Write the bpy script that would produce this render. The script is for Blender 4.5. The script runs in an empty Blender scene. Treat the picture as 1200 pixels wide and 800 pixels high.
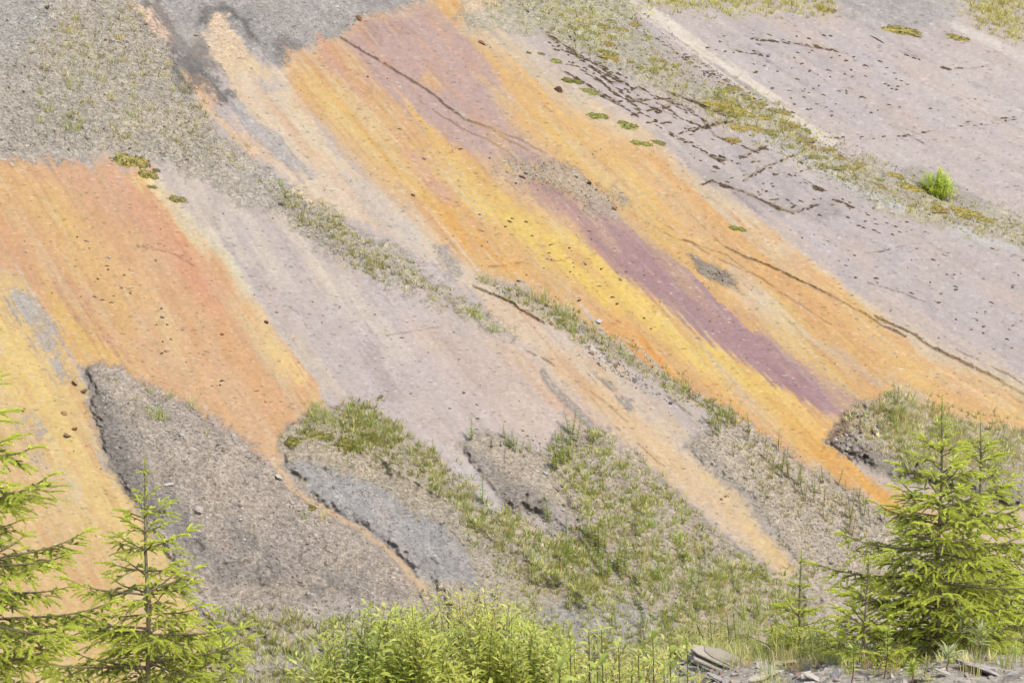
import bpy, math, random
import numpy as np
from mathutils import Vector, Matrix, Euler

random.seed(7)
rng = np.random.default_rng(7)
sc = bpy.context.scene
C = sc.collection
R = math.radians

# ------------------------------------------------------------------ camera
F = 2240.0                      # focal length in pixels of the 1200 px wide photograph
PITCH = R(3.0)
CAM = np.array([0.0, 0.0, 14.0])
cd = bpy.data.cameras.new('camera'); cam = bpy.data.objects.new('camera', cd); C.objects.link(cam)
cam.location = CAM; cam.rotation_euler = (R(90) - PITCH, 0, 0)
cd.sensor_width = 36.0; cd.lens = F / 1200 * 36.0; cd.clip_start = 0.1; cd.clip_end = 6000
sc.camera = cam
# ------------------------------------------------------------------ sky, sun, exposure
SUN_AZ, SUN_EL = R(136), R(50)     # azimuth from +Y towards +X
w = bpy.data.worlds.new('World'); sc.world = w; w.use_nodes = True
nt = w.node_tree; nt.nodes.clear()
sky = nt.nodes.new('ShaderNodeTexSky'); sky.sky_type = 'NISHITA'; sky.sun_disc = False
sky.sun_elevation = SUN_EL; sky.sun_rotation = SUN_AZ; sky.air_density = 1.0; sky.dust_density = 2.5; sky.ozone_density = 1.0
bg = nt.nodes.new('ShaderNodeBackground'); bg.inputs[1].default_value = 0.15
wo = nt.nodes.new('ShaderNodeOutputWorld')
nt.links.new(sky.outputs[0], bg.inputs[0]); nt.links.new(bg.outputs[0], wo.inputs[0])
sd = bpy.data.lights.new('sun', 'SUN'); sd.energy = 2.3; sd.angle = R(3.0); sd.color = (1.0, 0.955, 0.885)
sun = bpy.data.objects.new('sun', sd); C.objects.link(sun)
to_sun = Vector((math.sin(SUN_AZ) * math.cos(SUN_EL), math.cos(SUN_AZ) * math.cos(SUN_EL), math.sin(SUN_EL)))
sun.rotation_euler = to_sun.to_track_quat('Z', 'Y').to_euler(); sun.location = (20, 20, 60)
vs_ = sc.view_settings
vs_.view_transform = 'Standard'; vs_.look = 'None'; vs_.gamma = 1.0; vs_.use_curve_mapping = False
vs_.exposure = 0.74
K = 2.3                        # how bright a white, sunlit slope comes out: picture colour -> real albedo

# ------------------------------------------------------------------ helpers
def lin(c):
    c = np.asarray(c, float) / 255.0
    return np.where(c <= 0.04045, c / 12.92, ((c + 0.055) / 1.055) ** 2.4)
def alb(c, k=None): return np.clip(lin(c) / (k or K), 0.008, 0.85)

def tag(o, label=None, cat=None, group=None, kind=None):
    if label: o['label'] = label
    if cat: o['category'] = cat
    if group: o['group'] = group
    if kind: o['kind'] = kind
    return o
def link(name, data, parent=None, loc=None, rot=None, scale=None):
    o = bpy.data.objects.new(name, data); C.objects.link(o)
    if parent: o.parent = parent
    if loc is not None: o.location = loc
    if rot is not None: o.rotation_euler = rot
    if scale is not None: o.scale = scale if hasattr(scale, '__len__') else (scale,) * 3
    return o
def np_mesh(name, V, Fc, mats, col=None, attrs=None, smooth=False, fmat=None):
    me = bpy.data.meshes.new(name)
    V = np.asarray(V, np.float32); Fc = np.asarray(Fc, np.int32); k = Fc.shape[1]
    me.vertices.add(len(V)); me.vertices.foreach_set('co', V.ravel())
    me.loops.add(Fc.size); me.loops.foreach_set('vertex_index', Fc.ravel())
    me.polygons.add(len(Fc)); me.polygons.foreach_set('loop_start', np.arange(0, Fc.size, k, dtype=np.int32))
    me.polygons.foreach_set('loop_total', np.full(len(Fc), k, np.int32))
    me.polygons.foreach_set('use_smooth', np.full(len(Fc), bool(smooth)))
    for m in (mats if isinstance(mats, (list, tuple)) else [mats]): me.materials.append(m)
    if fmat is not None: me.polygons.foreach_set('material_index', np.asarray(fmat, np.int32))
    if col is not None:
        a = me.color_attributes.new('Col', 'FLOAT_COLOR', 'POINT')
        a.data.foreach_set('color', np.concatenate([col, np.ones((len(col), 1))], 1).astype(np.float32).ravel())
    for kx, v in (attrs or {}).items():
        a = me.attributes.new(kx, 'FLOAT', 'POINT'); a.data.foreach_set('value', np.asarray(v, np.float32))
    me.update(calc_edges=True); me.validate()
    return me

class MB:
    """collects triangles with a material index and a per-vertex colour"""
    def __init__(s): s.v = []; s.f = []; s.m = []; s.c = []; s.n = 0
    def add(s, V, Fc, mi=0, col=(1, 1, 1)):
        V = np.asarray(V, float); s.v.append(V)
        for f in Fc:
            f = [i + s.n for i in f]
            for j in range(1, len(f) - 1): s.f.append((f[0], f[j], f[j + 1])); s.m.append(mi)
        cc = np.asarray(col, float)
        s.c.append(np.tile(cc, (len(V), 1)) if cc.ndim == 1 else cc); s.n += len(V)
    def tube(s, pts, rads, n=5, mi=0, col=(1, 1, 1)):
        pts = [Vector(p) for p in pts]; V = []; Fc = []
        for i, p in enumerate(pts):
            d = (pts[min(i + 1, len(pts) - 1)] - pts[max(i - 1, 0)]).normalized()
            a = d.orthogonal().normalized(); b = d.cross(a)
            for k in range(n):
                t = 2 * math.pi * k / n
                V.append(p + (a * math.cos(t) + b * math.sin(t)) * rads[i])
        for i in range(len(pts) - 1):
            for k in range(n):
                k2 = (k + 1) % n
                Fc.append((i * n + k, i * n + k2, (i + 1) * n + k2, (i + 1) * n + k))
        Fc.append(tuple(range(n))[::-1]); Fc.append(tuple((len(pts) - 1) * n + k for k in range(n)))
        s.add(V, Fc, mi, col)
    def mesh(s, name, mats, smooth=False):
        return np_mesh(name, np.concatenate(s.v), np.array(s.f), mats, col=np.concatenate(s.c), smooth=smooth, fmat=s.m)

# ------------------------------------------------------------------ materials
def mat(name, build):
    m = bpy.data.materials.new(name); m.use_nodes = True
    t = m.node_tree; t.nodes.clear(); out = t.nodes.new('ShaderNodeOutputMaterial')
    N = lambda k, **kw: _node(t, k, kw)
    sh = build(t, N, t.links.new); t.links.new(sh, out.inputs[0])
    return m
def _node(t, k, kw):
    n = t.nodes.new('ShaderNode' + k)
    for a, b in kw.items():
        if a.startswith('_'): n.inputs[int(a[1:])].default_value = b
        else: setattr(n, a, b)
    return n
def mixc(N, L, fac, a, b, blend='MIX'):
    n = N('Mix', data_type='RGBA', blend_type=blend)
    for s, v in ((0, fac), (6, a), (7, b)):
        if hasattr(v, 'default_value') or hasattr(v, 'is_linked'): L(v, n.inputs[s])
        else: n.inputs[s].default_value = v if not hasattr(v, '__len__') else tuple(v)[:3] + (1,)
    return n.outputs[2]
def ramp(N, L, src, p0, p1, c0=(0, 0, 0, 1), c1=(1, 1, 1, 1)):
    r = N('ValToRGB'); L(src, r.inputs[0]); e = r.color_ramp.elements
    e[0].position = p0; e[1].position = p1; e[0].color = c0; e[1].color = c1
    return r.outputs[0]

def b_rock(t, N, L):
    col = N('Attribute', attribute_name='Col').outputs[0]; g = N('Attribute', attribute_name='grav').outputs[2]
    tc = N('TexCoord').outputs[3]
    vo = N('TexVoronoi', _2=13.0); L(tc, vo.inputs[0])               # pebbles of a hand's width
    vo2 = N('TexVoronoi', _2=31.0); L(tc, vo2.inputs[0])
    n1 = N('TexNoise', _2=9.0, _3=6.0, _4=0.65); L(tc, n1.inputs[0])
    n2 = N('TexNoise', _2=1.3, _3=5.0, _4=0.6); L(tc, n2.inputs[0])
    mp = N('Mapping'); L(tc, mp.inputs[0]); mp.inputs['Rotation'].default_value = (R(37), 0, R(40)); mp.inputs['Scale'].default_value = (3.0, 0.5, 3.0)
    n3 = N('TexNoise', _2=3.2, _3=7.0, _4=0.7); L(mp.outputs[0], n3.inputs[0])
    sp = N('SeparateColor'); L(vo.outputs[1], sp.inputs[0]); sp2 = N('SeparateColor'); L(vo2.outputs[1], sp2.inputs[0])
    peb = N('Math', operation='MULTIPLY_ADD', _1=0.46, _2=0.75); L(sp.outputs[0], peb.inputs[0])
    peb2 = N('Math', operation='MULTIPLY_ADD', _1=0.36, _2=0.83); L(sp2.outputs[1], peb2.inputs[0])
    pm = N('Math', operation='MULTIPLY'); L(peb.outputs[0], pm.inputs[0]); L(peb2.outputs[0], pm.inputs[1])
    f1 = N('MapRange', _1=0.25, _2=0.75, _3=0.90, _4=1.10); L(n1.outputs[0], f1.inputs[0])
    f3 = N('MapRange', _1=0.28, _2=0.72, _3=0.94, _4=1.06); L(n3.outputs[0], f3.inputs[0])
    f2 = N('MapRange', _1=0.3, _2=0.7, _3=0.95, _4=1.05); L(n2.outputs[0], f2.inputs[0])
    a = N('Math', operation='MULTIPLY'); L(f1.outputs[0], a.inputs[0]); L(f3.outputs[0], a.inputs[1])
    mx = N('Mix', data_type='FLOAT'); L(g, mx.inputs[0]); L(a.outputs[0], mx.inputs[2]); L(pm.outputs[0], mx.inputs[3])
    b = N('Math', operation='MULTIPLY'); L(mx.outputs[0], b.inputs[0]); L(f2.outputs[0], b.inputs[1])
    c1 = mixc(N, L, 1.0, col, b.outputs[0], 'MULTIPLY')
    fl = N('TexVoronoi', _2=7.0); L(tc, fl.inputs[0]); fs = N('SeparateColor'); L(fl.outputs[1], fs.inputs[0])   # pale chips
    k1 = ramp(N, L, fs.outputs[0], 0.90, 0.93); k2 = ramp(N, L, fl.outputs[0], 0.20, 0.26, (1, 1, 1, 1), (0, 0, 0, 1))
    kk = N('Math', operation='MULTIPLY'); L(k1, kk.inputs[0]); L(k2, kk.inputs[1])
    ks = N('Math', operation='MULTIPLY', _1=0.12); L(kk.outputs[0], ks.inputs[0])
    c2 = mixc(N, L, ks.outputs[0], c1, (0.58, 0.53, 0.48))
    d1 = ramp(N, L, fs.outputs[1], 0.93, 0.95); dk = N('Math', operation='MULTIPLY'); L(d1, dk.inputs[0]); L(k2, dk.inputs[1])
    ds = N('Math', operation='MULTIPLY', _1=0.35); L(dk.outputs[0], ds.inputs[0])
    c3 = mixc(N, L, ds.outputs[0], c2, (0.16, 0.12, 0.09))
    p = N('BsdfPrincipled'); L(c3, p.inputs['Base Color']); p.inputs['Roughness'].default_value = 0.82; p.inputs['Specular IOR Level'].default_value = 0.25
    hs = N('Math', operation='MULTIPLY_ADD', _1=-0.06); L(vo.outputs[0], hs.inputs[0])
    hm = N('Math', operation='MULTIPLY'); L(hs.outputs[0], hm.inputs[0]); L(g, hm.inputs[1])
    ha = N('Math', operation='MULTIPLY_ADD', _1=0.05); L(n1.outputs[0], ha.inputs[0]); L(hm.outputs[0], ha.inputs[2])
    hb = N('Math', operation='MULTIPLY_ADD', _1=0.02); L(n3.outputs[0], hb.inputs[0]); L(ha.outputs[0], hb.inputs[2])
    bp = N('Bump', _0=0.45, _1=1.0); L(hb.outputs[0], bp.inputs['Height']); L(bp.outputs[0], p.inputs['Normal'])
    return p.outputs[0]
M_ROCK = mat('weathered_rock', b_rock)

def b_stone(t, N, L):
    col = N('Attribute', attribute_name='Col').outputs[0]; oi = N('ObjectInfo')
    tc = N('TexCoord').outputs[3]; n = N('TexNoise', _2=30.0, _3=5.0); L(tc, n.inputs[0])
    f = N('MapRange', _1=0.25, _2=0.75, _3=0.75, _4=1.2); L(n.outputs[0], f.inputs[0])
    c = mixc(N, L, 1.0, col, f.outputs[0], 'MULTIPLY'); c = mixc(N, L, 1.0, c, oi.outputs['Color'], 'MULTIPLY')
    p = N('BsdfPrincipled'); L(c, p.inputs['Base Color']); p.inputs['Roughness'].default_value = 0.8; p.inputs['Specular IOR Level'].default_value = 0.3
    b = N('Bump', _0=0.25, _1=0.003); L(n.outputs[0], b.inputs['Height']); L(b.outputs[0], p.inputs['Normal'])
    return p.outputs[0]
M_STONE = mat('broken_stone', b_stone)

def leafmat(name, var=0.25, trans=0.45, rough=0.5, ns=3.0):
    def b(t, N, L):
        col = N('Attribute', attribute_name='Col').outputs[0]; oi = N('ObjectInfo')
        tc = N('TexCoord').outputs[3]; n = N('TexNoise', _2=ns, _3=4.0); L(tc, n.inputs[0])
        f = N('MapRange', _1=0.3, _2=0.7, _3=1 - var, _4=1 + var); L(n.outputs[0], f.inputs[0])
        c = mixc(N, L, 1.0, col, f.outputs[0], 'MULTIPLY'); c = mixc(N, L, 1.0, c, oi.outputs['Color'], 'MULTIPLY')
        p = N('BsdfPrincipled'); L(c, p.inputs['Base Color']); p.inputs['Roughness'].default_value = rough; p.inputs['Specular IOR Level'].default_value = 0.3
        tr = N('BsdfTranslucent'); L(c, tr.inputs[0])
        mx = N('MixShader', _0=trans); L(p.outputs[0], mx.inputs[1]); L(tr.outputs[0], mx.inputs[2])
        return mx.outputs[0]
    return mat(name, b)
M_LEAF = leafmat('leaf_tissue', .22, .52); M_NEEDLE = leafmat('spruce_needles', 0.18, 0.5, 0.5); M_GRASS = leafmat('grass_blades', 0.2, 0.4, 0.6); M_MOSS = leafmat('moss_tissue', 0.5, 0.1, 0.9, 9.0)
def b_bark(t, N, L):
    col = N('Attribute', attribute_name='Col').outputs[0]
    tc = N('TexCoord').outputs[3]; n = N('TexNoise', _2=40.0, _3=4.0); L(tc, n.inputs[0])
    f = N('MapRange', _1=0.3, _2=0.7, _3=0.65, _4=1.3); L(n.outputs[0], f.inputs[0])
    c = mixc(N, L, 1.0, col, f.outputs[0], 'MULTIPLY')
    p = N('BsdfPrincipled'); L(c, p.inputs['Base Color']); p.inputs['Roughness'].default_value = 0.85
    return p.outputs[0]
M_BARK = mat('bark', b_bark)

# ------------------------------------------------------------------ the rock slope: a tilted bedding plane
PHI, TH = R(40), R(37)
GX, GY = -math.sin(PHI) * math.tan(TH), math.cos(PHI) * math.tan(TH)
Z0 = -9.75 - GY * 50                                      # plane z (relative to the camera) = Z0 + GX x + GY y
NL = math.sqrt(GX * GX + GY * GY + 1); NRM = np.array([-GX, -GY, 1]) / NL
FWD = np.array([0, math.cos(PITCH), -math.sin(PITCH)]); UP = np.array([0, math.sin(PITCH), math.cos(PITCH)]); RT = np.array([1.0, 0, 0])
def ray(u, v):
    u = np.asarray(u, float)[..., None]; v = np.asarray(v, float)[..., None]
    return FWD + RT * (u - 600) / F - UP * (v - 400) / F
def on_plane(u, v, h=0.0):
    d = ray(u, v); t = (Z0 / NL + h) / (d @ NRM)
    return CAM + d * t[..., None]
STEP = 1.35
us = np.arange(-70, 1270, STEP); vs = np.arange(-60, 840, STEP)
U, V = np.meshgrid(us, vs); H_, W_ = U.shape

def vnoise(cell, seed, oct=1, gain=0.5):
    """smooth value noise over the grid, cell in pixels"""
    r = np.random.default_rng(seed); out = np.zeros_like(U); amp = 1.0; tot = 0
    for o in range(oct):
        c = cell / 2 ** o
        nx, ny = int(1345 / c) + 4, int(905 / c) + 4
        g = r.uniform(-1, 1, (ny, nx))
        x = (U + 70) / c; y = (V + 60) / c
        xi = x.astype(int); yi = y.astype(int); fx = x - xi; fy = y - yi
        fx = fx * fx * (3 - 2 * fx); fy = fy * fy * (3 - 2 * fy)
        out += amp * ((g[yi, xi] * (1 - fx) + g[yi, xi + 1] * fx) * (1 - fy) + (g[yi + 1, xi] * (1 - fx) + g[yi + 1, xi + 1] * fx) * fy)
        tot += amp; amp *= gain
    return out / tot
# flow direction of the water on the rock (steeper on the left, flatter on the right)
mslope = np.interp(U - 0.8 * V, [-600, 0, 300, 560, 760, 1000], [1.9, 1.55, 1.2, 1.08, 0.72, 0.5])
fx_ = 1 / np.sqrt(1 + mslope ** 2); fy_ = mslope * fx_
IU, IV = np.meshgrid(np.arange(W_), np.arange(H_))
def streaks(noise, L, st=1.0):
    acc = noise.copy()
    for k in range(-L, L + 1):
        if k == 0: continue
        a = np.clip(np.rint(IU + fx_ * k * st).astype(int), 0, W_ - 1); b = np.clip(np.rint(IV + fy_ * k * st).astype(int), 0, H_ - 1)
        acc += noise[b, a]
    return acc / acc.std()
S_long = streaks(vnoise(7, 1, 2), 22, 3.0); S_mid = streaks(vnoise(4, 2, 2), 14, 2.0); S_wide = streaks(vnoise(22, 3, 2), 16, 4.0)
N_big = vnoise(90, 4, 4); N_mid = vnoise(26, 5, 4, 0.6); N_fine = vnoise(7, 6, 3, 0.7); N_sp = vnoise(3.2, 8, 1); N_w1 = vnoise(40, 9, 4, 0.6); N_w2 = vnoise(40, 10, 4, 0.6)

def pts(s): return np.array([float(x) for x in s.replace(',', ' ').split()]).reshape(-1, 2)
def sdf(poly, warp=4.0, pad=60):
    """signed distance (inside positive) in pixels, on the sub-block round the polygon; returns slices, array"""
    P = pts(poly) if isinstance(poly, str) else poly
    x0, y0 = P.min(0) - pad; x1, y1 = P.max(0) + pad
    i0, i1 = np.searchsorted(us, [x0, x1]); j0, j1 = np.searchsorted(vs, [y0, y1]); sl = (slice(j0, j1), slice(i0, i1))
    x = U[sl] + warp * N_w1[sl] * 2; y = V[sl] + warp * N_w2[sl] * 2
    d = np.full(x.shape, 1e9); ins = np.zeros(x.shape, bool)
    for a, b in zip(P, np.roll(P, -1, 0)):
        e = b - a; L2 = max(e @ e, 1e-9); t = np.clip(((x - a[0]) * e[0] + (y - a[1]) * e[1]) / L2, 0, 1)
        d = np.minimum(d, (x - a[0] - t * e[0]) ** 2 + (y - a[1] - t * e[1]) ** 2)
        if a[1] != b[1]: ins ^= ((a[1] > y) != (b[1] > y)) & (x < (b[0] - a[0]) * (y - a[1]) / (b[1] - a[1]) + a[0])
    return sl, np.sqrt(d) * np.where(ins, 1, -1)
def pdist(line, pad=30, warp=1.5):
    """distance to a polyline; side is positive on its right-hand (lower-left on screen when it runs down-right) side"""
    P = pts(line) if isinstance(line, str) else line
    x0, y0 = P.min(0) - pad; x1, y1 = P.max(0) + pad
    i0, i1 = np.searchsorted(us, [x0, x1]); j0, j1 = np.searchsorted(vs, [y0, y1]); sl = (slice(j0, j1), slice(i0, i1))
    x = U[sl] + warp * (N_w1[sl] + 0.5 * N_fine[sl]); y = V[sl] + warp * (N_w2[sl] + 0.5 * N_fine[sl])
    d = np.full(x.shape, 1e9); s = np.zeros(x.shape)
    for a, b in zip(P[:-1], P[1:]):
        e = b - a; L2 = max(e @ e, 1e-9); t = np.clip(((x - a[0]) * e[0] + (y - a[1]) * e[1]) / L2, 0, 1)
        q = np.sqrt((x - a[0] - t * e[0]) ** 2 + (y - a[1] - t * e[1]) ** 2)
        cr = e[0] * (y - a[1]) - e[1] * (x - a[0]); m = q < d
        s = np.where(m, np.sign(cr), s); d = np.minimum(d, q)
    return sl, d, s
def sst(a, b, x):
    t = np.clip((x - a) / (b - a), 0, 1); return t * t * (3 - 2 * t)

COL = np.tile(np.array(lin((202, 189, 181))), (H_, W_, 1)); GR = np.zeros((H_, W_)); HT = np.zeros((H_, W_))
def paint(poly, c, soft=8, op=1.0, warp=4, streak=0.0, rag=0.0, g=None, patch=0.0):
    """a stain or a deposit: colour as it shows in the picture, ragged edge, streaked along the flow"""
    sl, s = sdf(poly, warp, pad=soft * 2 + 4 * abs(streak) + 10 + warp * 2)
    s = s + streak * S_long[sl] + 0.5 * streak * S_mid[sl] + rag * (N_fine[sl] * 1.5 + N_mid[sl])
    m = sst(-soft, soft, s) * op
    if patch: m = m * sst(-patch, patch, N_mid[sl] + 0.6 * N_fine[sl] + 0.25 * S_mid[sl])
    COL[sl] += (lin(c) - COL[sl]) * m[..., None]
    if g is not None: GR[sl] += (g - GR[sl]) * m
    return sl, m
def raise_(poly, h, edge=10, warp=4, rag=2.0, rough=0.0):
    sl, s = sdf(poly, warp, pad=20)
    gu = np.gradient(s, axis=1); e = edge * (1 + 3.2 * sst(.25, -.45, gu))
    m = sst(0, 1, (s + rag * (N_fine[sl] + N_mid[sl])) / e); HT[sl] += h * m * (1 + rough * N_mid[sl]) * (sst(-.45, .35, N_w2[sl] + .5 * N_mid[sl]) * .75 + .25 if h > .1 else 1); return sl, m
def stroke(line, c, wd, op=1.0, depth=0.0, dash=None, warp=1.5, soft=0.8, g=None):
    sl, d, s = pdist(line, wd + 12, warp)
    wv = wd * (1 + .45 * N_fine[sl] + .35 * N_sp[sl]) if wd < 3 else wd
    m = 1 - sst(wv - soft, wv + soft, d)
    if dash is not None: m = m * sst(dash - 0.25, dash + 0.25, N_mid[sl] * 1.4 + N_fine[sl] * 0.5)
    if c is None: m = sst(.1, .7, m)
    COL[sl] += ((COL[sl] * np.array([.47, .39, .32]) if c is None else lin(c)) - COL[sl]) * (m * op)[..., None]
    if depth: HT[sl] -= depth * 0.45 * m
    if g is not None: GR[sl] += (g - GR[sl]) * m * op
def ledge(line, h, fall=30, warp=1.5, sgn=1):
    """bed breaks off along a line: one side stands proud and sinks back to the bed further off"""
    sl, d, s = pdist(line, fall * 2.5, warp)
    HT[sl] += h * np.exp(-d / fall) * sst(-0.7, 0.7, d * s * sgn) * sst(0, 12, d + 8)

# large, gentle relief of the bed
HT += 0.10 * N_big + 0.004 * S_wide + 0.0022 * S_long + 0.006 * N_mid
# ---- general tint of the lilac slabs
paint('360,470 470,330 640,500 700,540 560,560', (206, 192, 186), 40, .6)
paint('780,170 900,160 1210,330 1210,470 1000,350', (196, 185, 182), 30, .7)
paint('960,40 1210,100 1210,250 1040,190', (205, 194, 191), 60, .6)
paint('760,20 1000,20 1060,120 940,150', (197, 187, 184), 40, .7)
for p in ('200,200 225,205 300,330 290,345', '250,205 270,205 330,330 315,330', '300,240 330,240 480,420 460,420'):
    paint(p, (221, 208, 186), 10, .7, streak=3)
paint('200,240 240,260 300,350 390,460 360,470 300,380', (216, 207, 188), 14, .8, streak=4)
paint('330,400 400,470 420,470 345,385', (225, 208, 178), 8, .5, streak=3)
for p in ('500,385 530,395 580,460 560,455', '280,310 300,318 312,345 300,340', '420,400 440,400 470,470 450,470'): paint(p, (184, 168, 163), 6, .7, streak=2)
paint('470,390 520,380 600,430 680,500 720,560 660,520 580,500', (214, 190, 172), 22, .6, streak=6)
paint('560,385 620,415 700,490 740,540 700,520 600,430', (222, 190, 160), 10, .8, streak=4)
for p in ('850,160 870,170 900,250 870,235', '905,205 915,205 945,250 965,262 930,250', '865,215 880,220 930,250 915,255', '810,190 850,230 880,240 860,215', '950,240 975,235 990,250 960,258'):
    paint(p, (168, 157, 154), 5, .7, streak=2)
# ---- left orange patch and its neighbours
paint('-80,185 70,185 130,192 168,205 192,235 215,268 262,310 290,352 322,410 372,450 380,480 340,500 330,540 300,522 230,484 160,444 98,430 58,382 20,332 -80,250', (223, 177, 128), 9, 1, streak=3)
paint('-80,195 20,200 70,230 130,300 170,380 150,400 70,320 -80,230', (228, 182, 110), 22, .7, streak=10)
paint('-80,215 0,225 60,300 40,330 -80,280', (221, 170, 128), 20, .7, streak=8)
paint('130,200 165,208 190,240 240,300 270,350 260,380 210,330 150,250', (223, 158, 118), 18, .8, streak=8)
paint('70,190 130,195 150,220 180,270 130,250 80,210', (222, 172, 138), 16, .7, streak=6)
paint('215,280 262,312 280,340 262,345 230,310', (229, 150, 95), 9, .6, streak=4)
paint('260,350 320,420 360,470 330,520 270,480 220,420', (224, 170, 118), 25, .7, streak=8)
paint('40,300 70,320 130,380 170,440 100,428 60,380', (234, 188, 102), 10, .85, streak=8)
paint('50,305 80,330 125,400 110,400 70,350', (202, 150, 126), 6, .8, streak=8)
paint('80,330 95,340 140,405 130,410', (204, 156, 132), 5, .5, streak=5)
stroke('165,206 192,235 215,266 262,306 274,330 292,362 322,415 350,445', (243, 208, 130), 7, .7, soft=5)
stroke('180,215 215,258 268,306 285,345', (226, 219, 190), 8, .6, soft=7)
# ---- bottom-left yellow gully
paint('-80,300 20,328 60,382 100,430 102,475 128,545 180,620 225,690 260,760 300,860 -80,860', (229, 193, 128), 6, 1, streak=3)
paint('-80,330 0,360 40,420 80,480 130,570 190,660 150,660 80,560 20,470 -80,400', (236, 202, 122), 14, .75, streak=8)
paint('-80,520 30,540 110,600 190,690 240,860 -80,860', (227, 187, 124), 25, .8, streak=8)
paint('5,335 30,345 70,385 100,430 98,460 70,450 40,400 10,360', (184, 178, 172), 8, .95, rag=5, patch=.35, g=.4)
paint('20,480 55,500 70,545 40,545 22,515', (178, 170, 166), 8, .9, rag=4, patch=.5, g=.3)
paint('40,545 90,560 110,610 70,590', (205, 192, 176), 14, .6, rag=4, patch=.6)
# ---- grey scree at the top and the gravel slope on the left
paint('-80,-70 170,-70 200,50 214,92 234,138 292,182 325,208 375,243 432,278 482,302 532,347 600,390 575,392 520,352 460,336 400,306 335,258 290,238 232,208 190,192 132,176 75,186 -80,190', (185, 177, 166), 5, 1, rag=9, g=1)
paint('-80,-70 60,-70 60,40 0,70 -80,60', (178, 176, 173), 20, .8, g=1)
paint('60,20 180,40 220,110 280,180 200,190 100,170 40,120', (186, 179, 158), 30, .7, patch=.9)
paint('0,60 90,60 130,170 0,180', (174, 168, 160), 25, .6, patch=.8)
paint('150,-70 560,-70 505,2 470,14 440,20 406,42 375,54 345,60 332,78 316,80 300,60 270,90 215,75 190,20', (174, 171, 168), 5, 1, rag=3, g=.75)
paint('165,5 185,0 215,40 262,62 278,82 240,85 272,112 250,118 226,98 206,70 190,36', (118, 115, 113), 6, .92, rag=6, g=.4, streak=7)
paint('238,3 262,5 292,18 306,48 290,46 280,28 262,18 245,30 228,32', (120, 119, 118), 4, .9, rag=4)
paint('320,48 345,45 360,56 345,62 336,80 322,68', (134, 132, 131), 5, .85, rag=4)
paint('165,20 178,30 185,48 170,38', (150, 148, 146), 4, .7, rag=3)
paint('205,72 220,88 224,120 210,105', (150, 150, 151), 5, .8, rag=4)
paint('200,55 240,60 270,75 255,85 225,78', (178, 172, 165), 5, .6, rag=5, patch=.4)
# cream wash and strips below the scree
paint('252,14 262,16 272,30 286,46 300,68 318,82 345,80 352,125 402,188 452,228 522,272 562,322 604,344 570,348 502,304 432,262 362,236 318,190 285,135 270,108 264,86 254,70 240,40', (226, 204, 178), 4, 1, rag=3, streak=1.5)
paint('320,100 350,120 400,190 450,235 420,230 350,170', (229, 205, 168), 14, .7, streak=6)
paint('250,30 275,60 300,85 270,75', (229, 203, 165), 8, .6)
paint('150,-5 160,4 177,13 191,36 201,54 186,44 166,16 148,2', (226, 196, 172), 3, 1, rag=1.5)
paint('216,80 228,86 245,104 262,136 292,160 365,196 350,202 296,180 262,152 236,126', (226, 193, 160), 3.5, 1, rag=2, streak=1)
paint('222,84 242,106 258,130 248,130 230,105', (223, 178, 146), 6, .7)
paint('262,110 280,120 330,165 372,202 362,206 322,186 285,150', (184, 180, 178), 5, .9, rag=3, g=.5)
paint('395,200 430,215 470,250 500,290 480,290 430,250', (205, 196, 186), 10, .7, streak=4, rag=3)
paint('300,90 330,95 340,105 310,100', (190, 182, 176), 4, .6, rag=4)
# ---- the great orange and yellow band
paint('335,66 375,56 405,42 440,20 470,14 500,4 520,-70 545,-70 548,5 556,28 620,74 690,128 762,170 802,205 852,242 902,282 982,342 1082,402 1290,500 1290,520 1210,512 1100,492 1040,474 1002,490 972,520 1000,545 1060,575 1110,640 1065,612 952,548 852,484 762,428 682,378 622,338 562,322 512,282 472,238 402,172 350,120', (229, 181, 112), 11, 1, streak=2.5)
stroke('556,28 620,74 690,128 762,170 802,205 852,242 902,282 982,342 1082,402 1215,466', (224, 202, 168), 12, .75, warp=8, soft=11)
paint('345,70 385,55 420,100 480,170 560,250 640,320 600,320 520,260 440,180 380,120', (222, 178, 132), 15, .6, streak=8)
paint('350,85 420,140 480,195 560,262 640,320 610,320 540,270 470,220 390,150', (233, 190, 108), 10, .85, streak=7)
paint('470,150 560,200 640,260 700,310 790,370 880,440 980,505 960,520 860,460 760,390 640,310 540,240', (237, 197, 98), 12, .95, streak=7)
paint('520,205 620,262 720,330 820,400 900,455 880,462 780,400 660,320 560,250', (240, 202, 92), 10, .7, streak=8)
paint('490,222 520,232 560,272 620,320 600,320 540,285', (232, 168, 74), 7, .8, streak=5)
paint('600,320 690,370 770,418 860,478 960,540 1062,602 1060,612 950,546 850,482 760,428 680,378', (232, 172, 92), 10, .85, streak=6)
paint('690,352 740,380 800,430 760,420 710,385', (234, 158, 62), 8, .75, streak=5)
paint('860,470 950,510 1000,545 1060,600 1040,600 960,550', (233, 172, 72), 12, .9, streak=5)
paint('900,470 970,500 985,520 960,525 910,490', (235, 182, 88), 10, .7, streak=4)
paint('600,300 680,345 740,385 700,372 640,335', (229, 184, 128), 10, .6, streak=6)
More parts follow.
